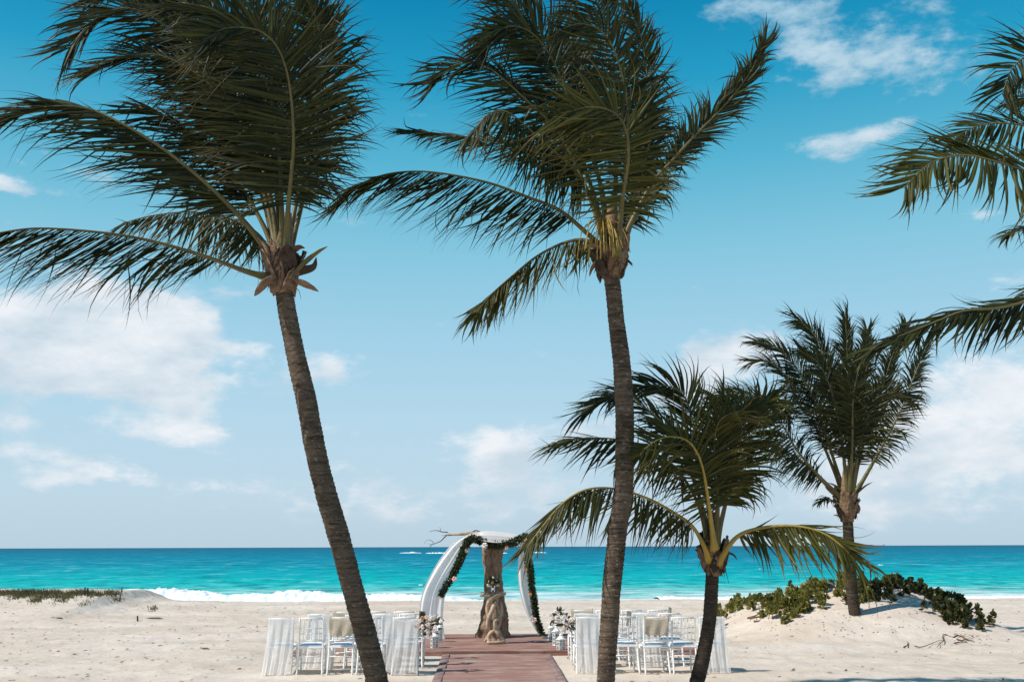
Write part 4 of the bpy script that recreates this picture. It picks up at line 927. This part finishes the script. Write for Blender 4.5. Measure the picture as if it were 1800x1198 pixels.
# ------------------------------------------------------------------ twisted driftwood table with glass top and posy
YT = float(hit(870, 1130, ZD, True)[1])
sT = mpp(YT)
troot = empty('driftwood_table', P(868, 1130, YT), 'small table of twisted driftwood stems with a thin glass top before the arch', 'table')
stems = [([(843,1045,0),(852,1045.5,0),(860,1048,0),(868,1056,.05),(876,1072,.05),(878,1090,0),(873,1104,-.05),(862,1112,-.08),(858.5,1121,-.1),(861,1128,-.12)], 4.6),
         ([(889,1042.6,0),(878,1045,-.03),(868,1050,-.05),(860,1057,-.05),(857.5,1068,0),(859,1080,.02),(863,1092,.0),(868,1103,-.05),(875,1112,-.08),(881,1120,-.05),(887,1127,0)], 4.9),
         ([(874,1052,.05),(870,1060,-.05),(865,1072,-.1),(859,1086,-.1),(858,1098,-.06),(862,1106,0),(868,1116,.08),(872,1126,.1)], 5.0),
         ([(880,1056,.05),(881,1075,.05),(876,1086,-.05),(870,1092,-.1),(872,1104,-.08),(878,1112,0),(881,1122,.0),(880,1129,-.05)], 4.6),
         ([(856,1127.5,-.15),(862,1130,-.2),(872,1130.5,-.2),(882,1128.5,-.15),(887,1126,-.05)], 3.4),
         ([(860,1054,.08),(856,1070,.1),(860,1090,.1),(866,1105,.1),(858,1118,.12),(852,1127,.15)], 3.6)]
for pts, r in stems:
    sp = catmull([P(a, b_, YT+c) for a, b_, c in pts], 44)
    if True:
        sp[:, 2] = np.maximum(sp[:, 2], ZD+r*sT*0.85)
    rr = 0.8*r*sT*np.interp(np.linspace(0, 1, 44), [0, 0.12, 0.6, 1], [0.62, 0.95, 1.05, 0.85])
    v, f = tube(sp, rr, 12, True, (0, 0, 1), lambda i_, th: 1+0.10*fbm(np.cos(th)*1.3+i_*0.13, np.sin(th)*1.3+r, 3)+0.03*np.sin(th*4)); mk('twisted_stem', v, f, M['driftwood_pale'], troot, smooth=True)
YT2 = YT
tc_ = P(866, 1040.5, YT)
v, f = lathe(tc_, [(0.27, 0), (0.278, 0.003), (0.278, 0.009), (0.27, 0.012)], 40); mk('glass_top', v, f, M['glass'], troot, smooth=True)
vc = P(866.5, 1039.5, YT)+np.array([0, 0, 0.008])
vroot = empty('flower_vase', vc, 'little clear vase of white flowers and green leaves on the glass table', 'vase')
v, f = lathe(vc, [(0.035, 0), (0.04, 0.01), (0.038, 0.05), (0.045, 0.10), (0.05, 0.12)], 14); mk('vase', v, f, M['glass'], vroot, smooth=True)
mb = MB(); n = 320; d = rng.normal(0, 1, (n, 3)); d[:, 2] = np.abs(d[:, 2])*0.7; d /= np.linalg.norm(d, axis=1)[:, None]
cc = vc+np.array([0, 0, 0.16]); leaf_cloud(mb, cc+d*(rng.random(n)*0.10)[:, None]*[1, 1, 1], d+rng.normal(0, .3, (n, 3)), 0.075, 0.035)
mb.build('foliage', M['garland'], vroot, kind='stuff')
for dx, dy, dz, r, m_ in ((-.09,-.05,.13,.045,'rose_white'),(.09,-.04,.14,.045,'rose_white'),(.0,-.07,.27,.04,'rose_white'),(-.012,-.11,.18,.035,'rose_peach'),(-.07,-.06,.2,.035,'rose_white'),(.07,-.06,.21,.035,'rose_white'),(0.0,-.09,.05,.03,'rose_white')):
    mb = MB(); rose(mb, vc+np.array([dx, dy, dz]), r); mb.build('flower', M[m_], vroot, smooth=True)

# ------------------------------------------------------------------ chairs (local: back posts at y=0, seat towards +y, facing the sea)
def chair_proto():
    root = empty('banquet_chair', (0, 0, 0), 'x', 'chair')
    W2 = 0.195
    def post(sx):
        return catmull([(sx*(W2+0.012), -0.105, 0), (sx*(W2+0.004), -0.055, 0.18), (sx*W2, 0, 0.45), (sx*W2, -0.012, 0.65), (sx*(W2-.003), -0.045, 0.92)], 16)
    for sx in (-1, 1):
        v, f = tube(post(sx), 0.0155, 8, True, (0, 1, 0)); mk('back_post', v, f, M['white_paint'], root, smooth=True)
        mb = MB(); v, f = tube(np.array([(sx*(W2+0.005), 0.37, 0.44), (sx*(W2+.008), 0.38, 0.2), (sx*(W2+.005), 0.375, 0)]), [0.017, 0.015, 0.012], 8, True, (0, 1, 0)); mb.add(v, f)
        mb.build('leg', M['white_paint'], root, smooth=True)
    def yb(z): return float(np.interp(z, [0.45, 0.65, 0.92], [0, -0.012, -0.045]))
    for z, r in ((0.905, 0.014), (0.745, 0.009), (0.66, 0.009), (0.55, 0.011)):
        v, f = tube(np.array([(-W2, yb(z), z), (0, yb(z)-0.012, z+0.004), (W2, yb(z), z)]), r, 7); mk('back_rail', v, f, M['white_paint'], root, smooth=True)
    for q in range(5):
        x = -W2+0.065*(q+1)
        v, f = tube(np.array([(x, yb(.55)-.008, .55), (x, yb(.745)-.010, .745), (x, yb(.905)-.010, .905)]), 0.0065, 6, True, (0, 1, 0)); mk('spindle', v, f, M['white_paint'], root, smooth=True)
    v, f = box((0, 0.185, 0.442), (0.43, 0.41, 0.026), 0, 0.008); mk('seat', v, f, M['white_paint'], root)
    g = np.linspace(-1, 1, 9); cv = []; cf = []
    for z in (0, 1):
        for a in g:
            for b_ in g:
                e = (1-abs(a)**6)*(1-abs(b_)**6)
                cv.append((a*0.205*(1 if z else .97), 0.185+b_*0.198*(1 if z else .97), 0.456+(0.016+0.030*e if z else 0)))
    for z in (0, 1):
        for a in range(8):
            for b_ in range(8):
                q = [z*81+a*9+b_, z*81+a*9+b_+1, z*81+a*9+b_+10, z*81+a*9+b_+9]; cf.append(q if not z else q[::-1])
    per = [a for a in range(9)]+[a*9+8 for a in range(1, 9)]+[80-a for a in range(1, 9)]+[72-9*a for a in range(1, 8)]
    for k in range(len(per)): p, q = per[k], per[(k+1) % len(per)]; cf.append([p, q, q+81, p+81])
    mk('cushion', cv, cf, M['cushion'], root, smooth=True)
    for z, yy in ((0.30, -0.03), (0.30, 0.375), (0.16, 0.38)):
        v, f = tube(np.array([(-W2, yy, z), (W2, yy, z)]), 0.008, 6); mk('stretcher', v, f, M['white_paint'], root, smooth=True)
    for sx in (-1, 1):
        for z, y0_ in ((0.25, -0.04), (0.14, -0.066)):
            v, f = tube(np.array([(sx*W2, y0_, z), (sx*W2, 0.375, z)]), 0.008, 6); mk('stretcher', v, f, M['white_paint'], root, smooth=True)
    return root
proto = chair_proto(); first = [True]
def copy_thing(root):
    r = root.copy(); COL.objects.link(r)
    for ch in list(root.children):
        c = ch.copy(); COL.objects.link(c); c.parent = r
    return r
Yrow = [float(hit(870, 1183.5, 0, True)[1])]
Yrow += [Yrow[0]+0.92, Yrow[0]+1.86]
rowname = ['nearest row', 'middle row', 'farthest row']
order = ['next to it', 'second out', 'third out', 'fourth out', 'fifth out']
# (side, row): list of (px centre, dress) from the aisle outwards; dress: '' bare, 'S' sheer, 'B' burlap, 'R' burlap as a strip to the right
rows_ = {('left', 0): [(713,'S'),(652,''),(601,'B'),(548,''),(495,'S')],
         ('left', 1): [(723,'R'),(676,'S'),(628,''),(563,'S')],
         ('left', 2): [(712,''),(662,''),(605,'B')],
         ('right', 0): [(1034,'S'),(1099,''),(1152,'B'),(1201,''),(1250,'S')],
         ('right', 1): [(1030,'S'),(1084,'R'),(1132,'S'),(1178,'')],
         ('right', 2): [(1022,'B'),(1067,''),(1112,''),(1158,'R')]}
ct = {'': 'bare back', 'S': 'sheer cover', 'B': 'burlap over its back', 'R': 'burlap strip'}
def local_cloth(name, loc, rz, vfun, rows, cols, mat, label, cat, group, thick=0):
    s = np.linspace(0, 1, rows); t = np.linspace(0, 1, cols); v = np.array([[vfun(a, b_) for b_ in t] for a in s]).reshape(-1, 3)
    ca, sa = math.cos(rz), math.sin(rz); v = v@np.array([[ca, -sa, 0], [sa, ca, 0], [0, 0, 1]]).T+np.array(loc)
    i = np.arange(rows-1)[:, None]*cols; j = np.arange(cols-1)[None]
    o = mk(name, v, np.stack([i+j, i+j+1, i+cols+j+1, i+cols+j], -1).reshape(-1, 4), mat, smooth=True, origin=loc)
    if thick: md = o.modifiers.new('thick', 'SOLIDIFY'); md.thickness = thick
    return prop(o, label, cat, group)
for (side, r), lst in rows_.items():
    for k, (px, dress) in enumerate(lst):
        Y = Yrow[r]+random.uniform(-.03, .03); x = P(px, 1100, Y)[0]; z = ground(x, Y)-0.012
        c = proto if first[0] else copy_thing(proto); first[0] = False
        rz = random.uniform(-0.05, 0.05)
        c.location = (x, Y, z); c.rotation_euler = (0, 0, rz)
        where = f'{rowname[r]} {side} of the aisle, {order[k] if k < 4 or len(lst) > 4 else order[k]}'
        prop(c, f'white chair, {ct[dress]}, {where}', 'chair', 'white ceremony chairs in rows facing the sea')
        sd_ = random.random()*9
        if dress == 'S':
            sgn = -1 if side == 'left' else 1; leanx = 0.03*(-1 if side == 'left' else 1)
            drop_ = 0.0 if not (side == 'left' and r == 0 and k == 0) else 0.05
            def vf(a, b_, sd_=sd_, leanx=leanx, drop_=drop_):
                # a: from the front of the top rail, over it and down the back to the sand
                w_ = (b_-0.5)
                if a < 0.08: zz = 0.80+a/0.08*0.122; yy = 0.005-a/0.08*0.02
                else:
                    q = (a-0.08)/0.92; zz = 0.925-drop_*math.cos(w_*3.0)-q*(0.895-drop_); yy = -0.068-0.075*q+0.009*math.sin(w_*21+sd_+q*2)*min(1, q*3)+0.006*math.sin(w_*43+sd_*2+q*3)*q+0.004*math.sin(w_*9+q*9+sd_)
                width = 0.425+0.045*max(0, (a-0.08))*(1+1.1*math.sin(sd_))
                sag = 0.0
                return (w_*width+leanx*a*a*2, yy, max(zz-sag, 0.02))
            local_cloth('sheer_chair_cover', (x, Y, z), rz, vf, 34, 46, M['sheer'], f'white sheer chair cover, {where}', 'chair cover', 'sheer covers on the ceremony chairs')
        if dress == 'B':
            def vf(a, b_, sd_=sd_):
                w_ = b_-0.5; q = a
                zz = 0.95-0.02*math.cos(w_*3)-q*(0.31+0.02*math.sin(w_*25+sd_)); yy = -0.078+0.012*math.sin(w_*14+q*3+sd_)*q-0.01*math.sin(q*3)
                if a < 0.06: yy = -0.02
                return (w_*(0.43-0.04*q), yy, zz)
            local_cloth('burlap_cloth', (x, Y, z), rz, vf, 18, 26, M['burlap'], f'beige burlap cloth on chair back, {where}', 'burlap cloth', 'burlap cloths on the ceremony chairs', 0.004)
        if dress == 'R':
            def vf(a, b_, sd_=sd_):
                w_ = b_-0.5; q = a
                xx = 0.20-0.02+(w_+0.5)*0.09 if side != 'left' else 0.19+(w_)*0.10
                return (xx-0.02*q, -0.075+0.16*(w_+.5)+0.01*math.sin(q*7+sd_), 0.955-q*0.25-0.03*w_)
            local_cloth('burlap_cloth', (x, Y, z), rz, vf, 12, 10, M['burlap'], f'narrow beige burlap strip on chair, {where}', 'burlap cloth', 'burlap cloths on the ceremony chairs', 0.004)

# ------------------------------------------------------------------ bowed flower stands along the aisle
def stand(side, r, base, mids, top, big):
    Y = float(hit(base[0], base[1], 0, True)[1]); g0 = hit(base[0], base[1], 0, True)
    rn = rowname[r]
    root = empty('flower_stand', g0, f'bowed dark rod topped with pale roses, {rn} {side} of the aisle', 'flower stand', 'flower stands along the aisle')
    pts = [g0+np.array([0, 0, -0.05])]+[P(a, b_, Y) for a, b_ in mids]+[P(top[0], top[1], Y)]
    v, f = tube(catmull(pts, 26), 0.0065, 6); mk('rod', v, f, M['iron'], root, smooth=True)
    v, f = tube(catmull([p+np.array([0.02, 0.02, 0]) if 0 < i_ < len(pts)-1 else p for i_, p in enumerate(pts)], 26), 0.0045, 6); mk('rod', v, f, M['iron'], root, smooth=True)
    c = P(big[0], big[1], Y)
    v, f = tube(catmull([P(top[0], top[1], Y), (P(top[0], top[1], Y)+c)/2+np.array([0, 0, .03]), c], 8), 0.006, 6); mk('rod', v, f, M['iron'], root, smooth=True)
    mb = MB(); n = 16; d = rng.normal(0, 1, (n, 3)); d[:, 0] *= 1.4; d /= np.linalg.norm(d, axis=1)[:, None]
    leaf_cloud(mb, c+d*0.05, d+rng.normal(0, .3, (n, 3)), 0.15, 0.06, tone=rng.random(n)*0.7); mb.build('leaves', M['garland'], root, kind='stuff')
    for q in range(12):
        o = np.array([random.uniform(-.15, .15), random.uniform(-.13, -.03), random.uniform(-.12, .12)])
        mb = MB(); rose(mb, c+o, random.uniform(.034, .048), (random.uniform(-.4, .4), -1, random.uniform(-.2, .6)))
        mb.build('rose', M['rose_peach' if (q == 0 and side == 'left') else ('rose_pink' if q % 4 == 2 else 'rose_white')], root, smooth=True)
stand('left', 0, (737,1185), [(730,1165),(726.5,1142),(730,1120)], (741,1102), (751,1096))
stand('left', 1, (742,1172), [(735,1158),(731,1138),(735,1118)], (744,1102), (756,1103))
stand('left', 2, (749,1161), [(743,1150),(739,1132),(741,1115)], (748,1100), (764,1092))
stand('right', 0, (1017,1181), [(1024,1163),(1026,1145),(1020,1120)], (1008,1102), (999,1097))
stand('right', 1, (1005,1168), [(1012,1153),(1015,1138),(1013,1118)], (1006,1101), (988,1090))
stand('right', 2, (996,1156), [(1001,1145),(1004,1130),(1003,1112)], (999,1098), (979,1084))

# ------------------------------------------------------------------ lanterns
def lantern(px, py, wpx, hpx, onDeck, label):
    p = hit(px, py, ZD if onDeck else 0.0, True); s = mpp(p[1]); w = wpx*s*0.74; h = hpx*s; z0 = ZD+0.002 if onDeck else ground(p[0], p[1])
    root = empty('lantern', (p[0], p[1]+w/2, z0), label, 'lantern', 'white lanterns beside the aisle')
    c = np.array([p[0], p[1]+w/2, z0]); bh = h*0.66; rz = 0.35
    ca, sa = math.cos(rz), math.sin(rz)
    v, f = box(c+[0, 0, 0.012], (w, w, 0.024), rz, 0.004); mk('base', v, f, M['white_paint'], root)
    for sx in (-1, 1):
        for sy2 in (-1, 1):
            o = np.array([sx*w*0.43, sy2*w*0.43]); o = np.array([o[0]*ca-o[1]*sa, o[0]*sa+o[1]*ca])
            v, f = box(c+[o[0], o[1], 0.024+(bh-0.024)/2], (w*0.11, w*0.11, bh-0.024), rz); mk('post', v, f, M['white_paint'], root)
    for k in range(4):
        a = rz+k*math.pi/2; cc = c+np.array([math.cos(a)*w*0.42, math.sin(a)*w*0.42, 0])
        v, f = box(cc+[0, 0, 0.024+(bh-.024)/2], (0.006, w*0.74, bh-0.03), a); mk('pane', v, f, M['glass'], root)
        mb = MB()
        for z in (0.35, 0.62, 0.86): v, f = box(cc+[0, 0, bh*z], (0.012, w*0.76, 0.012), a); mb.add(v, f)
        v, f = box(cc+[0, 0, 0.024+(bh-.024)/2], (0.0125, 0.012, bh-0.03), a); mb.add(v, f)
        mb.build('glazing_bars', M['white_paint'], root)
    v, f = box(c+[0, 0, bh+0.010], (w*1.12, w*1.12, 0.02), rz, 0.004); mk('roof_plate', v, f, M['white_paint'], root)
    v, f = lathe(c+[0, 0, bh+0.02], [(w*0.66, 0), (w*0.40, h*0.09), (w*0.24, h*0.13), (w*0.24, h*0.18), (w*0.30, h*0.185), (w*0.10, h*0.24), (0.01, h*0.25)], 4 if False else 8); mk('cap', v, f, M['white_paint'], root)
    a = np.linspace(0, np.pi, 9); ring = np.stack([c[0]+np.cos(a)*w*0.16, 0*a+c[1], c[2]+bh+0.02+h*0.24+np.sin(a)*w*0.3], -1)
    v, f = tube(ring, 0.005, 5, True, (0, 1, 0)); mk('handle', v, f, M['white_paint'], root)
    v, f = lathe(c+[0, 0, 0.024], [(w*.17, 0), (w*.17, bh*.42), (w*.14, bh*.44), (.004, bh*.44), (.004, bh*.5)], 12); mk('candle', v, f, M['white_paint'], root, smooth=True)
lantern(763.5, 1147, 16, 40, False, 'white glazed lantern on the sand, nearer of the two left of the aisle')
lantern(771.5, 1128, 14, 34, True, 'white glazed lantern standing on the deck behind the one left of the aisle')
lantern(987, 1150, 17, 38, False, 'white glazed lantern on the sand, nearest of the three right of the aisle')
lantern(979, 1135, 15, 35, True, 'white glazed lantern on the deck edge, middle of the three right of the aisle')
lantern(969.5, 1126, 12, 31, True, 'white glazed lantern on the deck, farthest and leftmost of the three right of the aisle')

# ------------------------------------------------------------------ shrubs on the dune
def shrub(label, spots, mat, size=0.19, seed=0, extra=None):
    rg = np.random.default_rng(seed)
    pts = [hit(a, b_, 0, False, 15, 36) for a, b_, _ in spots]
    c0 = np.mean(pts, axis=0); c0[2] = ground(c0[0], c0[1])
    root = empty('dune_shrub', c0, label, 'shrub', 'shrubs on the dune')
    mb = MB(); st = MB()
    for (a, b_, nr), p0 in zip(spots, pts):
        for q in range(int(nr*0.9)):
            o = rg.normal(0, 1, 2)*[0.21, 0.20]; x, y = p0[0]+o[0], p0[1]+o[1]; gz = ground(x, y)
            hgt = 0.03+0.27*rg.random()**1.3
            tip_ = np.array([x+rg.normal(0, .05), y+rg.normal(0, .05), gz+hgt])
            base_ = np.array([x+rg.normal(0, .05), y+.04, gz-0.03])
            v, f = tube(catmull([base_, (base_+tip_)/2+rg.normal(0, .015, 3), tip_], 5), 0.008, 5); st.add(v, f)
            n = rg.integers(13, 19); th = rg.random()*6+np.arange(n)*2.4; tilt = np.interp(np.arange(n), [0, n], [1.2, -0.25])+rg.normal(0, .12, n)
            d = np.stack([np.cos(th)*np.cos(tilt), np.sin(th)*np.cos(tilt), np.sin(tilt)], -1)
            cen = tip_[None]+np.array([0, 0, -1])[None]*(np.arange(n)/n*0.10)[:, None]
            leaf_cloud(mb, cen, d, size*0.62, size*0.50, tone=np.clip(rg.normal(0.45, .25, n)+0.25*(np.arange(n)/n), 0, 1), rg=rg, tipv=1.0)
    mb.build('foliage', M[mat], root, kind='stuff'); st.build('stems', M['twig'], root, kind='stuff')
    return root
shrub('low bright green shrub at the foot of the dune, leftmost beside the short palm', [(1270,1088,6),(1282,1078,6),(1272,1102,4),(1290,1070,5)], 'shrub', seed=1)
shrub('small green shrub climbing the left end of the dune, second from the left', [(1303,1060,5),(1312,1064,6),(1325,1070,5),(1318,1056,4)], 'shrub', seed=2)
shrub('broad yellow-green shrub on the left slope of the dune, the largest on that side', [(1340,1052,7),(1352,1062,8),(1368,1068,8),(1350,1040,6),(1372,1050,8),(1362,1078,6),(1380,1072,7)], 'shrub', seed=3)
shrub('yellow-green shrub on the dune just right of the largest left one, under the drooping frond', [(1395,1044,8),(1410,1052,8),(1402,1062,7),(1418,1066,7),(1425,1046,7),(1432,1036,7),(1408,1036,7),(1398,1078,5),(1425,1072,5)], 'shrub', seed=4)
shrub('tiny green shrub standing alone on bare sand left of the dune palm', [(1442,1052,4),(1447,1062,4)], 'shrub', 0.15, seed=5)
shrub('small low shrub at the lower edge of the green on the left dune slope', [(1376,1090,4),(1384,1092,3)], 'shrub', 0.15, seed=6)
shrub('green shrub around the foot of the dune palm', [(1487,1044,5),(1495,1034,5),(1512,1042,6),(1520,1056,5),(1514,1066,4),(1476,1030,4)], 'shrub', seed=7)
shrub('dark shrub on the dune crest right of the palm', [(1532,1036,7),(1545,1030,8),(1560,1032,8),(1548,1048,7),(1536,1056,5),(1572,1030,7)], 'shrub_dark', seed=8)
shrub('dark low hedge-like shrub running down the right crest of the dune', [(1585,1034,8),(1600,1036,9),(1612,1040,8),(1625,1046,8),(1638,1048,8),(1650,1052,7),(1590,1042,6)], 'shrub_dark', seed=9)
shrub('large dense dark shrub covering the right end of the dune', [(1662,1058,9),(1672,1066,10),(1684,1072,10),(1668,1078,9),(1690,1086,10),(1678,1092,9),(1698,1098,8),(1664,1086,7),(1706,1090,6)], 'shrub_dark', 0.19, seed=10)
# single yellow leaves, stone, dead branches
p = hit(1653, 1058)+np.array([0, -.05, 0.16]); v, f = lathe(p, [(0.004, 0), (0.06, 0.01), (0.065, 0.05), (0.03, 0.09)], 9)
prop(mk('yellow_flower', v, f, M['yellow'], origin=p), 'single bright yellow bloom among the dark shrub on the right crest', 'flower')
def rock(px, py, w, h, label, mat='stone'):
    p = hit(px, py); s = mpp(p[1]); v, f = lathe((0, 0, 0), [(0.25, -.4), (0.8, -.15), (1, 0.15), (0.85, 0.6), (0.45, 0.95), (0.1, 1.02)], 12)
    v = v*[w*s/2, w*s/2*.7, h*s]; v *= (1+0.25*np.array([vnoise(np.array(a[0]*9), np.array(a[2]*9+a[1]*5)) for a in v]))[:, None]
    return prop(mk('stone', v+p, f, M[mat], smooth=False, origin=p), label, 'stone')
rock(1462, 1032, 14, 9, 'grey stone on the dune crest left of the dune palm')
def branch(lines, label, name='dead_branch', r=0.9, mat='twig', Y=None):
    p0 = hit(*lines[0][0]); root = empty(name, p0, label, 'branch')
    for ln in lines:
        pts = []
        for a, b_, *hh in ln:
            q = hit(a, b_); q[2] += 0.03+(hh[0] if hh else 0); pts.append(q)
        sp = catmull(pts, 14); v, f = tube(sp, np.linspace(0.018, 0.007, 14)*r, 6); mk('twig', v, f, M[mat], root, smooth=True)
branch([[(1608,1137),(1620,1139),(1640,1132),(1652,1127),(1660,1127)], [(1660,1127),(1652,1134),(1647,1140)], [(1659,1127),(1657,1120),(1662,1116),(1670,1120),(1680,1121)], [(1664,1117),(1656,1116)]], 'long thin forked dead branch lying on the sand at the right foot of the dune', r=0.6)
branch([[(1589,1139),(1595,1136),(1596,1131),(1594,1129)]], 'tiny curved dead twig on the sand left of the forked branch')
branch([[(1314,1088),(1326,1084),(1334,1080)], [(1318,1089),(1330,1086),(1344,1083)], [(1326,1094),(1336,1092)]], 'bundle of dry sticks on the left dune slope below the shrubs', r=1.3)
branch([[(1676,1122),(1684,1118),(1692,1121)], [(1682,1125),(1692,1127),(1704,1124)], [(1690,1119),(1700,1126),(1710,1128)], [(1678,1132),(1690,1130),(1702,1131)]], 'brown tangle of dead roots under the large dark shrub', r=0.9)

# ------------------------------------------------------------------ left berm: grass, posts, driftwood
gm = MB(); n = 0
rg = np.random.default_rng(5)
spots = []
for q in range(900):
    a = rg.uniform(-160, 208); b_ = rg.normal(1043.5, 1.1)
    if vnoise(np.array(a*0.045), np.array(3.3)) > rg.uniform(-0.35, 0.12): spots.append((a, b_, 1.0))
for (a, b_, s_, k) in ((50,1046,14,60),(68,1051,6,30),(105,1049,16,50),(120,1050,8,25),(170,1047,12,30),(30,1050,10,16),(207,1055,3,14),(271,1070,3,10),(150,1060,10,8),(66,1056,4,22),(112,1056,10,18)):
    for q in range(k): spots.append((rg.normal(a, s_*.6), rg.normal(b_, 1.2), 0.7))
for a, b_, hs in spots:
    p = hit(a, b_, 0, False, 20, 37)
    for w_ in range(5):
        q = p+np.array([rg.normal(0, .05), rg.normal(0, .25), 0]); q[2] = ground(q[0], q[1])-0.01
        hgt = hs*rg.uniform(0.06, 0.19); ln = np.array([rg.normal(-.03, .05), rg.normal(0, .05), hgt]); s = np.array([0.008, 0.004, 0])
        gm.add([q-s, q+s, q+ln*.55+s*.7, q+ln+np.array([rg.normal(-.03, .02), 0, 0]), q+ln*.55-s*.7], [[0, 1, 2, 4], [4, 2, 3]], tone=rg.random(), tip=rg.random()**2*.8)
prop(gm.build('dune_grass', M['grass'], kind='stuff'), 'sparse brown-green dune grass along the berm at the far left', 'grass')
def post(px, py, h, w, lean, label, cat='post', mat='pole_wood', name='wooden_post'):
    p = hit(px, py, 0, False, 15, 37); s = mpp(p[1]); v, f = tube(catmull([p+[0, 0, -.1], p+[lean*s*.5, 0, h*s*.5], p+[lean*s, 0, h*s]], 8), np.linspace(w*s/2, w*s/2*.8, 8), 8, True, (0, -1, 0), lambda i_, th: 1+.12*np.sin(th*3+i_))
    prop(mk(name, v, f, M[mat], origin=p), label, cat)
post(148.5, 1046, 14, 3.2, 0, 'short dark post standing in the berm grass, left of the pair')
post(153.5, 1046, 13, 3.0, 0, 'short dark post standing in the berm grass, right of the pair')
post(210, 1056, 24, 2.0, 3, 'thin leaning grey stick planted at the right end of the grassy berm', 'stick', 'twig_grey', 'leaning_stick')
post(242, 1091, 9, 3.0, -1, 'small dark stump sticking out of the open sand left of the chairs', 'stump', 'pole_wood', 'wood_stump')
def log(px0, py0, px1, py1, w, label, mat='twig'):
    a, b_ = hit(px0, py0), hit(px1, py1); s = mpp(a[1]); m_ = (a+b_)/2+[0, 0, w*s*.3]
    v, f = tube(catmull([a, m_, b_], 16), np.interp(np.linspace(0, 1, 16), [0, .3, .7, 1], [.15, .8, 1, .1])*w*s/2, 8, True, (0, 0, 1), lambda i_, th: 1+.15*np.sin(th*2+i_*.7))
    prop(mk('driftwood_log', v, f, M[mat], smooth=True, origin=a), label, 'driftwood')
log(256, 1086, 291, 1088, 4, 'long flat grey driftwood log on the open sand beside the small stump', 'twig_grey')
log(352, 1139, 370, 1140.5, 3.5, 'short piece of driftwood lying alone on the sand left of the chairs')
log(96, 1085.5, 112, 1086.5, 2.5, 'small dark driftwood piece on the sand in front of the grassy berm')

# dry bits scattered on the sand
lm = MB(); rg = np.random.default_rng(12)
def bit(p, L, w, a, hgt):
    d = np.array([math.cos(a), math.sin(a), 0])*L/2; s = np.array([-math.sin(a), math.cos(a), 0])*w/2; u = np.array([0, 0, hgt])
    lm.add([p-d, p-s+u*.3, p+d+u*.5, p+s+u*.3, p+u], [[0, 1, 4], [1, 2, 4], [2, 3, 4], [3, 0, 4]])
for q in range(3600):
    y = rg.uniform(12.5, 36)**1.0; x = rg.uniform(-0.62, 0.62)*y
    if rg.random() > 0.35+0.65*(x < -4) : continue
    if abs(x-0.25) < 1.3 and y < 26: continue
    if XL-.1 < x < XR+.1 and Yf-.1 < y < Yb+.1: continue
    z = ground(x, y); sz = rg.random()**2.5
    bit(np.array([x, y, z+0.003]), 0.03+0.10*sz, 0.010+0.03*sz, rg.normal(0.1, .6), 0.006+0.018*sz)
for q in range(110):
    a, b_ = rg.normal(1700, 18), rg.normal(1121, 5); p = hit(a, b_); bit(p+[0, 0, .003], rg.uniform(.04, .12), .018, rg.random()*3, .012)
for q in range(160):
    a, b_ = rg.uniform(1290, 1640), rg.uniform(1060, 1120); p = hit(a, b_); bit(p+[0, 0, .005], rg.uniform(.03, .10), .02, rg.random()*3, .02)
prop(lm.build('beach_litter', M['litter'], kind='stuff'), 'dry leaf and seaweed scraps scattered over the sand', 'beach litter')
